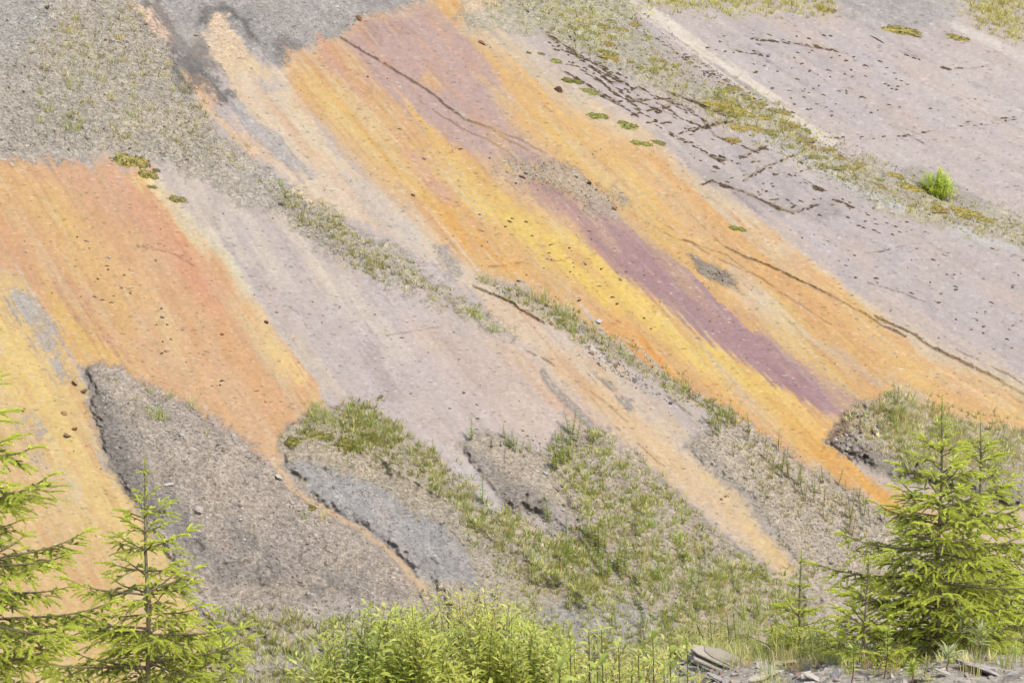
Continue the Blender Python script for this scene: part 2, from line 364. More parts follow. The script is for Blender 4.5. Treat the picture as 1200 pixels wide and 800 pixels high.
# reddish brow and mauve
paint('345,66 406,42 420,70 460,130 500,180 545,235 520,225 460,170 400,110 352,84', (214, 165, 138), 12, .9, streak=9)
paint('400,60 425,85 455,135 470,165 440,140 405,90', (208, 154, 124), 8, .7, streak=6)
paint('345,76 375,74 400,110 430,150 400,130 352,92', (233, 190, 116), 8, .8, streak=4)
paint('400,46 440,22 480,12 512,0 540,20 566,60 604,118 612,150 634,176 664,197 640,200 610,196 560,182 500,140 440,98', (199, 166, 156), 9, .95, streak=2.5)
paint('470,90 540,120 600,170 650,195 600,195 540,165 490,130', (193, 165, 158), 12, .7, streak=5)
paint('520,60 560,90 600,150 570,140', (202, 172, 162), 12, .6, streak=6)
paint('425,28 445,30 455,52 440,50', (170, 140, 132), 4, .6, streak=2); paint('450,28 460,30 475,45 465,42', (170, 140, 132), 3, .6, streak=2)
paint('476,32 490,42 515,65 542,88 530,86 500,62', (226, 172, 130), 4, .85, streak=2)
paint('500,90 520,100 515,108 495,98', (229, 180, 112), 4, .6, streak=3)
paint('545,80 600,110 640,160 700,205 660,190 600,150', (228, 184, 120), 10, .55, streak=7)
paint('590,110 660,150 720,210 790,260 740,240 660,185', (233, 189, 106), 16, .6, streak=8)
paint('598,212 650,218 704,238 748,260 797,302 856,352 908,397 964,432 1018,468 1002,488 972,484 905,448 840,404 764,352 708,302 662,254 630,238', (180, 142, 142), 5, 1, streak=2.5)
paint('700,270 800,345 900,415 980,470 940,455 850,390 760,320', (172, 132, 138), 8, .7, streak=4)
paint('606,218 640,222 680,250 720,285 690,275 640,245', (203, 160, 140), 9, .6, streak=4)
paint('560,185 605,215 640,240 690,280 650,262 600,230', (208, 164, 132), 9, .6, streak=6)
# grey debris in the middle
paint('588,192 612,186 650,186 690,205 720,216 744,240 730,254 704,250 680,236 648,226 612,214', (186, 172, 154), 7, .9, rag=10, g=.8, streak=4)
paint('565,185 592,192 600,212 580,208', (192, 170, 150), 6, .7, rag=5, g=.5)
paint('700,230 750,250 800,280 790,285 740,262', (196, 180, 160), 5, .7, rag=4, g=.3, streak=3)
# right-hand orange wash
paint('760,180 820,235 900,300 1000,365 1100,420 1210,480 1210,505 1100,455 1000,405 880,320 800,250', (228, 176, 108), 10, .8, streak=6)
paint('740,175 800,212 860,255 900,285 880,290 800,235', (224, 172, 108), 10, .6, streak=5)
paint('858,320 900,345 960,392 1040,440 1100,478 1080,480 1000,440 920,390', (205, 190, 166), 7, .75, streak=5)
paint('850,332 900,352 960,395 930,388 880,362', (228, 209, 178), 8, .7, streak=4)
paint('940,330 1040,385 1130,440 1210,492 1210,502 1120,465 1020,410', (227, 176, 116), 8, .8, streak=4)
paint('920,380 1000,440 1060,480 1020,470 960,430', (231, 182, 100), 10, .7, streak=5)
stroke('1100,430 1150,462 1215,500', (240, 208, 162), 3, .7, soft=2.5)
paint('1020,340 1120,400 1210,450 1210,474 1100,412', (208, 188, 170), 14, .6, streak=5)
paint('1060,590 1120,560 1270,590 1270,680 1100,680', (219, 190, 165), 12, .9, streak=4)
paint('1060,600 1110,600 1140,640 1100,640', (228, 180, 120), 10, .7)
# ---- peach strip in the middle
paint('562,344 622,350 682,386 722,420 792,482 852,562 902,622 938,664 920,682 880,652 822,602 762,546 692,482 622,412 572,362', (222, 196, 166), 5, 1, streak=2.5)
paint('640,415 700,450 760,500 820,560 900,640 932,664 918,674 850,610 760,530 690,470', (227, 192, 144), 8, .85, streak=4)
paint('690,410 740,430 810,490 850,550 830,550 770,500 720,450', (207, 192, 178), 10, .75, streak=5)
paint('575,350 620,360 680,395 660,400 600,370', (223, 190, 160), 8, .7, streak=3)
paint('676,396 700,402 724,424 712,426 690,412', (228, 218, 208), 5, .8, rag=4)
paint('632,380 660,372 684,384 690,408 660,402', (205, 196, 188), 8, .6, rag=5, g=.4)
for q in ('690,425 700,440 740,480',): stroke(q, (172, 165, 158), 3.4, .85, dash=-.5, warp=9, soft=1.6, g=.9)
paint('806,512 820,520 860,560 850,560', (206, 203, 200), 6, .7)
# ---- right-hand band of debris with moss, slab lips, top edges
paint('585,-70 735,-70 745,22 782,66 832,104 872,108 950,160 1022,194 1062,210 1140,236 1290,268 1290,310 1200,288 1130,268 1082,260 1022,236 962,202 902,162 842,142 782,112 702,76 642,42 560,38 540,10', (188, 181, 160), 5, 1, rag=5, g=.8)
paint('600,-70 720,-70 740,20 700,60 640,35', (186, 184, 152), 18, .8, patch=.7)
paint('545,-70 580,-70 592,10 560,14 540,5', (226, 200, 168), 6, .9, rag=3)
paint('1040,195 1068,196 1110,210 1160,245 1140,248 1090,228', (176, 168, 158), 5, .9, rag=2, g=.5)
paint('725,25 760,60 830,100 870,108 800,62 745,22', (194, 184, 178), 6, .8, patch=.7)
stroke('735,-5 765,20 800,45 830,68 872,96 905,122 945,150 975,168', (232, 221, 203), 5, .9, warp=3, soft=3)
stroke('1100,18 1130,34 1160,50 1215,80', (222, 214, 204), 5, .8, warp=3, soft=4)
for q in ('890,158 930,180 965,200 1005,222 1060,244', '1120,270 1160,285 1200,295'): stroke(q, (200, 199, 194), 5, .75, warp=4, soft=3)
paint('735,-70 985,-70 985,14 900,16 820,10 745,12', (190, 184, 146), 6, .9, rag=6, patch=.6, g=.6)
paint('960,-70 1130,-70 1120,20 1060,34 1000,20', (178, 175, 172), 8, .9, rag=5, g=.8)
paint('1090,-70 1290,-70 1290,50 1200,52 1160,34 1110,5', (188, 180, 148), 6, .95, rag=6, g=.8, patch=.8)
# veg band through the middle
paint('560,318 600,336 650,358 690,378 760,424 850,482 880,500 850,490 760,440 690,396 640,376 590,350', (194, 184, 158), 5, .9, rag=5, g=.7)
paint('310,210 380,245 450,290 530,345 600,392 570,388 500,345 420,305 350,262', (190, 178, 148), 10, .85, rag=6, patch=.9, g=.8)

# run-off has combed every stain along the flow
S_thin = streaks(vnoise(2.8, 31, 1), 26, 1.5)
def comb(A, amt):
    a = np.clip(np.rint(IU - fy_ * amt).astype(int), 0, W_ - 1); b = np.clip(np.rint(IV + fx_ * amt).astype(int), 0, H_ - 1)
    return A[b, a]
amt = (1.5 * S_thin + 1.5 * S_mid + 1.4 * S_long) * (1 - .75 * GR)
COL = comb(COL, amt); GR = comb(GR, amt * .6)
paint('508,292 520,292 532,305 540,322 528,324 518,310', (176, 168, 158), 4, .9, rag=4, g=.8)
paint('800,302 815,303 842,315 868,330 866,338 845,333 816,317', (160, 148, 132), 2.5, 1, rag=2, g=.9)
stroke('636,436 655,460 690,498 740,545 800,592 860,642 905,676', (170, 163, 155), 4.2, .9, dash=-1.0, warp=6, soft=2.2, g=.9)
paint('190,30 215,60 262,84 278,112 250,116 222,96 200,66', (112, 110, 108), 5, .8, rag=7, patch=.35, streak=3, g=.5)
# ---- mounds of debris left standing on the bed
L1 = '100,432 112,428 136,434 166,446 232,482 300,522 322,542 345,570 385,596 440,640 492,684 520,700 560,760 560,900 300,900 250,735 218,690 180,622 130,546 106,484'
L2 = '326,522 336,496 366,480 420,474 452,490 492,520 532,552 570,590 612,610 680,640 760,690 760,900 560,900 540,740 505,685 446,632 390,598 350,566 334,545'
L3 = '540,520 560,502 592,510 640,532 662,505 702,500 740,530 790,572 842,622 890,664 940,690 980,700 980,900 760,900 740,690 690,640 640,604 600,600 572,566 550,542'
L4 = '806,520 826,500 846,482 902,512 962,556 1040,602 1076,622 1140,650 1270,690 1270,900 980,900 960,700 936,664 902,620 862,568 822,540'
L5 = '964,518 986,490 1002,474 1050,464 1100,486 1160,496 1290,520 1290,610 1180,592 1110,572 1060,560 1006,546'
paint(L1, (184, 172, 159), 6, 1, rag=6, g=1)
paint('104,440 130,470 180,560 250,640 320,680 260,690 180,610 130,540', (144, 139, 135), 14, .75, rag=5)
paint('250,600 330,640 440,690 400,710 300,680', (126, 123, 121), 20, .75, rag=6, patch=.6)
paint('370,660 440,680 480,700 430,716 380,690', (128, 124, 121), 12, .7, rag=6, patch=.6)
paint('104,440 122,470 150,545 190,610 170,600 128,540', (126, 120, 115), 8, .7, rag=4)
paint('140,440 230,490 320,550 400,610 360,610 250,540', (187, 175, 164), 20, .8, rag=5)
paint('290,560 400,620 480,690 440,700 330,630', (170, 160, 152), 22, .7, patch=.7)
paint('240,700 560,720 560,860 240,860', (184, 176, 166), 18, .9, rag=4, g=.8)
sl, m = paint(L2, (187, 176, 155), 6, 1, rag=6, g=.9)
paint('336,542 360,540 430,566 500,604 545,640 560,690 505,684 446,632 392,600', (168, 167, 166), 6, .95, rag=4, g=.6)
paint('360,548 420,575 500,620 520,650 470,630 400,590', (182, 180, 177), 10, .6, streak=4)
paint('450,560 560,620 600,680 540,650', (176, 168, 160), 15, .6, patch=.7)
paint(L3, (187, 175, 157), 6, 1, rag=6, g=.9)
paint('545,522 560,525 600,560 650,590 690,628 680,636 630,602 590,595 560,560', (156, 148, 141), 8, .85, rag=4)
paint('640,588 662,596 690,625 672,636 646,612', (184, 174, 170), 6, .9, g=.2)
paint('520,545 545,528 570,560 598,604 572,600 545,575', (204, 194, 188), 4, 1, g=.1)
paint('600,640 760,640 900,670 1000,720 1000,860 560,860', (182, 176, 146), 30, .8, patch=1.0, g=.8)
paint('628,706 660,700 740,705 790,730 770,760 640,750', (176, 173, 168), 10, .9, rag=5, g=.9)
paint(L4, (193, 181, 163), 6, 1, rag=6, g=.9)
paint('806,518 830,520 880,585 930,650 900,630 850,565', (170, 163, 154), 8, .7, rag=4)
paint(L5, (190, 178, 154), 5, 1, rag=5, g=.8)
paint('966,520 990,512 1050,535 1120,555 1200,570 1200,600 1110,574 1010,548', (150, 142, 134), 7, .9, rag=5, g=.9)
paint('966,516 985,490 1000,476 1004,490 990,512', (150, 122, 98), 4, .8, rag=3, g=.8)
for q, cc in (('322,538 345,572 392,604 446,640 500,690', (216, 186, 148)), ('880,640 920,682', (214, 188, 156))): stroke(q, cc, 3.4, .9, dash=-.75, warp=8, soft=2.2, g=.2)
paint('590,600 640,625 690,650 670,652 620,630', (222, 206, 172), 4, .8)
for Lp, h, e in ((L1, .13, 9), (L2, .15, 11), (L3, .18, 12), (L4, .07, 12), (L5, .26, 12)): raise_(Lp, h, e, 4, 6, .35)
raise_('385,480 520,540 640,620 760,690 700,760 560,660 430,560', .3, 60, 4, 3, .2)
raise_('-80,-70 160,-70 205,50 235,138 325,208 432,278 532,347 570,385 460,334 335,256 232,206 132,176 -80,190', .08, 24, 4, 4, .3)
raise_('150,-70 520,-70 505,2 440,20 375,54 332,76 300,64 240,70 190,20', .05, 12, 4, 3, .4)
raise_('590,-70 735,-70 782,66 872,108 1022,194 1140,236 1290,268 1290,310 1130,268 1022,236 902,162 782,112 642,42', .10, 16, 4, 4, .4)
raise_('588,192 650,186 720,216 744,240 704,250 648,226', .05, 10, 4, 4, .5)
raise_('560,318 650,358 760,424 870,500 850,490 690,396 590,350', .07, 8, 4, 3, .5)
# broken ledges and joints
ledge('400,44 440,68 500,105 560,150 620,182 662,198', .10, 10)
ledge('560,150 610,168 662,200 720,232 760,262 800,292', .09, 12)
ledge('205,72 262,100 330,160 400,215', .12, 14)
ledge('735,-5 800,45 872,96 945,150', .14, 10)
ledge('890,158 965,200 1060,244', .12, 8)
ledge('556,335 600,350 640,378', .08, 8)
BR = (134, 104, 80); BG = (150, 130, 112)
for q, wd, dp, ds in (
    ('400,44 430,62 480,92 510,112 545,138 580,155', 1.5, .05, None), ('580,155 620,178 662,200', 1.2, .06, None), ('470,105 520,135 560,160 600,178', .9, .03, -.2),
    ('575,150 600,160 640,180 662,196', 1.2, .05, None), ('700,215 740,238 780,262 800,275', 1.1, .04, -.1), ('740,250 790,278 850,300 880,320', 1.0, .04, -.2),
    ('800,280 840,305 890,325 960,372 975,380', 1.2, .05, -.2), ('850,290 900,310 960,340 1010,368 1030,380 1060,395', 1.5, .07, None),
    ('1025,372 1070,392 1110,415 1150,435 1180,452 1215,470', 1.9, .09, None), ('1120,408 1160,430 1215,458', 1.1, .04, -.2), ('1020,330 1080,350 1100,360', .9, .03, -.1),
    ('800,240 850,290', .8, .03, 0), ('556,335 580,346 600,356 636,378', 1.6, .07, None), ('616,412 650,428 700,465 735,495', 1.3, .05, -.3), ('720,500 760,530 800,560', .9, .03, -.1),
    ('780,462 800,478 830,500', 1.3, .04, None), ('95,360 130,395', .8, .02, -.1), ('160,288 200,296 240,320', .8, .02, -.1), ('262,420 290,440 340,475', .8, .03, 0),
    ('570,314 620,306 680,300 700,298', .8, .02, -.2), ('450,392 490,386 520,382', .8, .02, -.1), ('310,335 350,370 395,440', .8, .02, 0)):
    stroke(q, None, wd * .9, 1.0 if wd > 1.4 else .75, dp, (-.9 if wd > 1.4 else -.4) if ds is None else ds, warp=4)
    if wd > 1.4: stroke(q, (104, 78, 56), .55, .9, .08, -.6, warp=4, soft=.6)
CR = ['690,78 712,88 730,98', '664,60 690,72 716,82', '730,112 760,124 790,138', '752,104 775,116 800,124', '770,120 800,140', '745,128 770,142', '655,80 690,100 720,118', '700,110 720,120 748,136', '806,118 830,128 850,134', '810,170 830,180 850,186', '780,108 820,122', '650,58 672,62', '668,74 690,70', '720,84 735,92', '790,124 806,132', '770,132 786,128', '640,38 660,52 680,66 700,78 720,90 742,104', '676,66 700,84 716,98 740,116', '682,82 702,95 720,110 742,120', '700,92 724,112 752,128', '722,108 742,104 750,101', '712,96 736,95', '704,90 716,87',
      '716,120 742,119 766,116 790,116', '740,135 766,128 790,124', '760,144 786,144', '770,148 790,160 806,166', '790,160 808,152 826,149 850,144', '806,128 824,140 838,158', '824,150 846,144 860,142', '800,140 826,150',
      '800,156 830,150', '838,160 870,172 890,180', '866,186 884,178 900,172', '870,212 900,196 930,182', '914,172 940,192', '925,207 950,196 970,190', '826,178 848,192', '835,212 870,225 905,240 930,252', '880,228 912,245 930,250 960,240',
      '820,216 840,210', '905,224 930,240 950,248', '940,210 960,222 972,225', '1010,165 1040,160 1070,158 1110,150 1160,144 1215,136', '960,160 985,162 1010,160', '1060,155 1085,170', '1120,80 1160,78', '900,40 960,62', '1010,35 1050,60 1080,72',
      '940,48 985,62', '860,60 900,66', '880,46 940,52 980,60', '1160,290 1215,310', '1000,300 1060,290', '1130,145 1150,141 1190,137']
for q in CR: stroke(q, (128, 104, 86) if pts(q)[0, 0] < 890 else (160, 144, 134), 1.15 if pts(q)[0, 0] < 890 else .7, .8, .05, -.35 if pts(q)[0, 0] < 890 else .0, warp=4)
paint('640,40 700,75 800,115 880,160 1000,225 930,250 840,210 760,150 690,105 650,70', (194, 184, 180), 12, .35)

lum = (COL * np.array([.21, .72, .07])).sum(-1, keepdims=True)
COL = COL + (lum * np.array([1.03, 1.0, .93]) - COL) * 0.08                     # bleached by the weather
wash = (0.30 * sst(.2, 2.2, S_long) + .22 * sst(.3, 2.0, S_wide)) * (1 - GR) * sst(.12, .45, (COL.max(-1) - COL.min(-1)) / COL.max(-1))
COL += (lin((222, 200, 172)) - COL) * wash[..., None] * .35
stroke('262,728 285,738 312,748 345,768 372,778', (104, 96, 84), 2.0, .9, .12, -.7, warp=5)
COL *= (1 + 0.016 * S_long + 0.02 * S_mid + 0.05 * N_mid + 0.07 * N_fine + .03 * N_sp)[..., None] * (1 + GR * (0.07 * N_sp + .10 * N_mid + .10 * N_fine))[..., None]
# rust and grey mottling, warmer or cooler by patches
COL *= np.stack([1 + .02 * N_w1, np.ones_like(U), 1 - .05 * N_w1], -1)
HT += GR * (0.012 * N_fine + 0.010 * N_sp + .03 * N_mid) + 0.002 * N_sp
sat = (COL.max(-1) - COL.min(-1)) / COL.max(-1); sm = sst(.22, .5, sat) * (1 - GR)
S_w2 = streaks(vnoise(16, 51, 2), 20, 3.0); S_w3 = streaks(vnoise(30, 52, 2), 12, 4.0); S_w4 = streaks(vnoise(11, 53, 2), 18, 2.5)
for cc, k, f in (((221, 188, 150), .45, sst(.2, 1.7, S_w2)), ((232, 197, 118), .40, sst(.3, 1.8, S_w3)), ((212, 158, 112), .38, sst(.4, 1.9, S_w4)), ((226, 214, 190), .28, sst(.9, 2.2, S_thin + .5 * S_w3)), ((190, 148, 112), .35, sst(1.0, 2.4, -S_thin + .4 * N_mid))):
    COL += (lin(cc) - COL) * (sm * k * f)[..., None]
sb = (1 - sst(.15, .3, sat)) * (1 - GR)
for cc, k, f in (((213, 192, 174), .40, sst(.2, 1.8, S_w2)), ((196, 178, 170), .35, sst(.3, 1.8, S_w4)), ((214, 206, 198), .35, sst(.5, 2.0, S_w3)), ((186, 172, 160), .3, sst(.9, 2.2, S_thin))):
    COL += (lin(cc) - COL) * (sb * k * f)[..., None]
COL *= 1 + sm[..., None] * np.array([-.01, .025, .03]) + GR[..., None] * np.array([.055, .035, -.01])
HT += .003 * S_thin * (1 - GR)
wn = np.random.default_rng(61).normal(0, 1, U.shape); wn = (wn + np.roll(wn, 1, 1) + .7 * np.roll(wn, -1, 1) + .4 * np.roll(wn, 2, 1)); wn /= wn.std()
wn2 = np.random.default_rng(62).normal(0, 1, U.shape); COL *= (1 + .038 * wn + .02 * wn2 + GR * (.05 * wn + .05 * wn2) + .03 * vnoise(4.5, 63, 1))[..., None]
rare = sst(2.0, 2.6, wn); COL += (lin((236, 226, 214)) - COL) * (rare * .5)[..., None]; rare = sst(2.0, 2.6, -wn); COL *= (1 - .4 * rare)[..., None]
HT += .0035 * wn * GR + .001 * wn
blot = sst(.35, .85, N_fine + .45 * S_thin * .4 + .35 * N_mid) * .16 + sst(.55, .9, vnoise(5, 77, 2)) * .10
COL *= (1 - blot * (1 - .5 * GR))[..., None] * np.array([1.0, .985, .955])
COL = np.clip(COL / K, 0.01, 0.8)
PW = on_plane(U, V, HT)

def surf(u, v):
    x = np.clip((np.asarray(u, float) + 70) / STEP, 0, W_ - 1.001); y = np.clip((np.asarray(v, float) + 60) / STEP, 0, H_ - 1.001)
    i = x.astype(int); j = y.astype(int); a = (x - i)[..., None]; b = (y - j)[..., None]
    return (PW[j, i] * (1 - a) + PW[j, i + 1] * a) * (1 - b) + (PW[j + 1, i] * (1 - a) + PW[j + 1, i + 1] * a) * b
def gridv(A, u, v):
    i = np.clip(((np.asarray(u, float) + 70) / STEP).astype(int), 0, W_ - 1); j = np.clip(((np.asarray(v, float) + 60) / STEP).astype(int), 0, H_ - 1)
    return A[j, i]
# split the sheet into the bare bed and the deposits lying on it
REG = np.zeros((H_, W_), np.int8)
deps = [('-80,-70 160,-70 205,50 214,92 235,138 325,208 432,278 532,347 600,390 575,392 460,336 335,258 232,208 132,176 -80,190', 'gravel_slope', 'grey gravel slope with sparse dry grass above the left orange stain'),
        ('150,-70 560,-70 505,2 440,20 375,54 332,78 316,80 290,60 240,70 190,20', 'scree_slope', 'fine grey scree above the reddish head of the orange band'),
        ('585,-70 735,-70 745,22 872,108 1022,194 1140,236 1290,268 1290,310 1130,268 1022,236 902,162 782,112 642,42 540,10', 'debris_bank', 'mossy yellow-green debris bank between the lilac slabs at right'),
        (L1, 'scree_mound', 'dark grey gravel mound behind the left spruces'), (L2, 'scree_mound', 'grassy-crowned rounded mound with blue-grey flank'),
        (L3, 'scree_mound', 'brown mound with dark left flank and tall weeds in the middle'), (L4, 'scree_mound', 'brownish gravel mound dotted with upright weeds below the orange band'),
        (L5, 'scree_mound', 'straw-grassed mound with crumbling dark edge behind the right spruces')]
for k, (p, nm, lb) in enumerate(deps):
    sl, s = sdf(p, 4, pad=10); REG[sl] = np.where(s > 0, k + 1, REG[sl])
idx = np.arange(H_ * W_).reshape(H_, W_)
Q = np.stack([idx[:-1, :-1], idx[1:, :-1], idx[1:, 1:], idx[:-1, 1:]], -1).reshape(-1, 4); QR = REG[:-1, :-1].ravel()
PF = PW.reshape(-1, 3); CF = COL.reshape(-1, 3); GF = GR.ravel()
for k in range(len(deps) + 1):
    q = Q[QR == k]; un, inv = np.unique(q, return_inverse=True)
    nm, lb = ('rock_slope', 'bare lilac-grey rock slope stained orange, yellow and mauve') if k == 0 else deps[k - 1][1:]
    me = np_mesh(nm, PF[un], inv.reshape(-1, 4), M_ROCK, col=CF[un], attrs={'grav': GF[un]}, smooth=True)
    tag(link(nm, me), lb, kind='structure')

# ------------------------------------------------------------------ near bank, pit floor and the land around
def smax(a, b, k): return np.logaddexp(a * k, b * k) / k
def bump(x, y): return .10 * np.sin(1.7 * x + .6 * y) * np.cos(1.3 * y - .4 * x) + .05 * np.sin(4.1 * x + 1.1 * y + 1) * np.cos(3.7 * y - x) + .02 * np.sin(11 * x + 2) * np.cos(9 * y + x)
def bank_rel(x, y):
    x = np.asarray(x, float); y = np.asarray(y, float)
    k = 0.163 - 0.026 * sst(0.2, 2.5, x) - 0.010 * sst(3.3, 5.2, x) + 0.012 * sst(-1, -6, x)
    z = -1.65 - k * y
    drop = np.maximum(0, y - 20.5 - .35 * np.sin(x * .9))
    return z - 0.75 * (np.sqrt(drop ** 2 + .25) - .5) + bump(x, y)
FLOOR = -13.6
def land_rel(x, y):
    hill = np.minimum(Z0 + GX * x + GY * y, 46 + 0.02 * y + 2 * np.sin(x * .03) + 2 * np.cos(y * .021))
    near = np.where(y < 4, np.minimum(-1.65 + 0.05 * (4 - y), 6), bank_rel(x, np.maximum(y, 4)))
    near = np.maximum(near, FLOOR)
    return smax(near, smax(hill, FLOOR + 0 * x, 3), 3)
gx = np.linspace(-12, 13, 230); gy = np.linspace(3.0, 34, 290); X, Y = np.meshgrid(gx, gy)
Zb = land_rel(X, Y) + .006 * np.random.default_rng(3).normal(0, 1, X.shape)
id2 = np.arange(X.size).reshape(X.shape); q = np.stack([id2[:-1, :-1], id2[:-1, 1:], id2[1:, 1:], id2[1:, :-1]], -1).reshape(-1, 4)
nz = .5 + .5 * np.sin(X * 1.9 + 1.3 * np.sin(Y * 1.1)) * np.cos(Y * 1.6 + np.sin(X * .7))
cb = alb((196, 186, 170))[None] * 1.25 * (0.85 + .2 * nz.ravel()[:, None]) * np.array([1, 1, .97])
tag(link('near_bank', np_mesh('near_bank', np.stack([X, Y, Zb + CAM[2]], -1).reshape(-1, 3), q, M_ROCK, col=cb, attrs={'grav': np.full(X.size, 1.0)}, smooth=True)),
    'stony near bank with rock debris under the spruces', kind='structure')
def axis(a, b, n, far):
    m = np.linspace(a, b, n); e = np.geomspace(4, far, 26)
    return np.concatenate([a - e[::-1], m, b + e])
ax = axis(-70, 90, 130, 2500); ay = axis(-20, 150, 140, 2500); X, Y = np.meshgrid(ax, ay)
Zl = land_rel(X, Y)
with np.errstate(divide='ignore', invalid='ignore'):
    pc = np.stack([X, Y, Zl], -1); dep = pc @ FWD; pu = 600 + F * X / np.maximum(dep, .1); pv = 400 - F * (pc @ UP) / np.maximum(dep, .1)
inside = (dep > 36) & (pu > -30) & (pu < 1230) & (pv > -20) & (pv < 815)
Zl = Zl - np.where(inside, 1.2, 0) - np.where((X > -11.5) & (X < 12.5) & (Y > 3.5) & (Y < 33.5), .5, 0.04)
id2 = np.arange(X.size).reshape(X.shape); q = np.stack([id2[:-1, :-1], id2[:-1, 1:], id2[1:, 1:], id2[1:, :-1]], -1).reshape(-1, 4)
cl = np.tile(alb((190, 180, 168)), (X.size, 1)) * (1 + .12 * np.sin(X.ravel() * .21 + np.cos(Y.ravel() * .17) * 2))[:, None]
tag(link('ground', np_mesh('ground', np.stack([X, Y, Zl + CAM[2]], -1).reshape(-1, 3), q, M_ROCK, col=cl, attrs={'grav': np.full(X.size, .8)}, smooth=True)), 'quarry floor and hillside around', kind='structure')
def bank_pt(u, v):
    """where the ray through a pixel meets the near bank"""
    d = ray(u, v); t = np.linspace(4, 40, 2400); z = d[2] * t - land_rel(d[0] * t, d[1] * t)
    k = np.argmax(z < 0) if (z < 0).any() else len(t) - 1
    return CAM + d * t[k]
def bank_at(u, y):
    x = (u - 600) / F * y; return np.array([x, y, float(land_rel(np.array(x), np.array(y))) + CAM[2]])

#OBJECTS
# ------------------------------------------------------------------ loose stones
def inpoly(P, x, y):
    ins = np.zeros(np.shape(x), bool)
    for a, b in zip(P, np.roll(P, -1, 0)):
        if a[1] != b[1]: ins ^= ((a[1] > y) != (b[1] > y)) & (x < (b[0] - a[0]) * (y - a[1]) / (b[1] - a[1]) + a[0])
    return ins
def scatter(poly, n, clump=0.0):
    P = pts(poly); out = np.zeros((0, 2)); lo, hi = P.min(0), P.max(0)
    lo = np.maximum(lo, [-60, -50]); hi = np.minimum(hi, [1260, 830])
    while len(out) < n:
        q = rng.uniform(lo, hi, (n * 4 + 20, 2)); q = q[inpoly(P, q[:, 0], q[:, 1])]
        if clump: q = q[gridv(N_mid, q[:, 0], q[:, 1]) + .5 * gridv(N_fine, q[:, 0], q[:, 1]) + rng.normal(0, .25, len(q)) > clump]
        out = np.concatenate([out, q])
    return out[:n]
def px_scale(p): return F / (p[1] if p.ndim == 1 else p[:, 1])         # pixels per metre there
def where(P, u, v):
    lo, hi = P.min(0), P.max(0); a = (u - lo[0]) / (hi[0] - lo[0]); b = (v - lo[1]) / (hi[1] - lo[1])
    return ('upper ' if b < .4 else 'lower ' if b > .65 else 'middle ') + ('left' if a < .34 else 'centre' if a < .67 else 'right')
def size_word(x, a, b): t = (x - a) / (b - a); return 'short' if t < .33 else 'medium' if t < .67 else 'tall'
def rock_mesh(name, seed, flat=.6, sub=1, cuts=5, col=(200, 190, 180)):
    import bmesh
    r = np.random.default_rng(seed); bm = bmesh.new(); bmesh.ops.create_icosphere(bm, subdivisions=sub, radius=1)
    V_ = np.array([v.co[:] for v in bm.verts]); Fc = [[v.index for v in f.verts] for f in bm.faces]; bm.free()
    V_ *= r.uniform(.85, 1.15, (len(V_), 1))
    for _ in range(cuts):
        n = r.normal(0, 1, 3); n /= np.linalg.norm(n); dd = r.uniform(.35, .75); k = V_ @ n - dd
        V_ -= np.outer(np.maximum(k, 0), n)
    V_ *= np.array([1, r.uniform(.6, .9), flat]); V_ += r.normal(0, .015, V_.shape)
    return np_mesh(name, V_, Fc, M_STONE, col=np.tile(alb(col), (len(V_), 1)))
STONES = [rock_mesh('stone', 100 + i, flat=(.35, .5, .65)[i % 3]) for i in range(6)]
BIGROCK = [rock_mesh('boulder', 200 + i, flat=(.4, .55, .7)[i % 3], sub=3, cuts=12) for i in range(4)]
def tint(o, c, base=(200, 190, 180)):
    a = alb(c) / alb(base); o.color = (a[0], a[1], a[2], 1); return o
def put_stone(u, v, wpx, c, label, group=None, mesh=None, name='stone', sink=.3, rot=None):
    p = surf(np.array(u), np.array(v)); s = wpx / px_scale(p) / 2
    m = mesh or random.choice(STONES)
    o = link(name, m, None, p + NRM * s * (.5 - sink), rot or (R(28) + random.uniform(-.3, .3), R(22) + random.uniform(-.3, .3), random.uniform(0, 6.28)), s)
    tint(o, c); tag(o, label, 'stone', group); return o
RUST, PALE, GREY, BRN, WHT = (176, 128, 92), (222, 208, 192), (178, 172, 166), (150, 122, 100), (240, 232, 222)
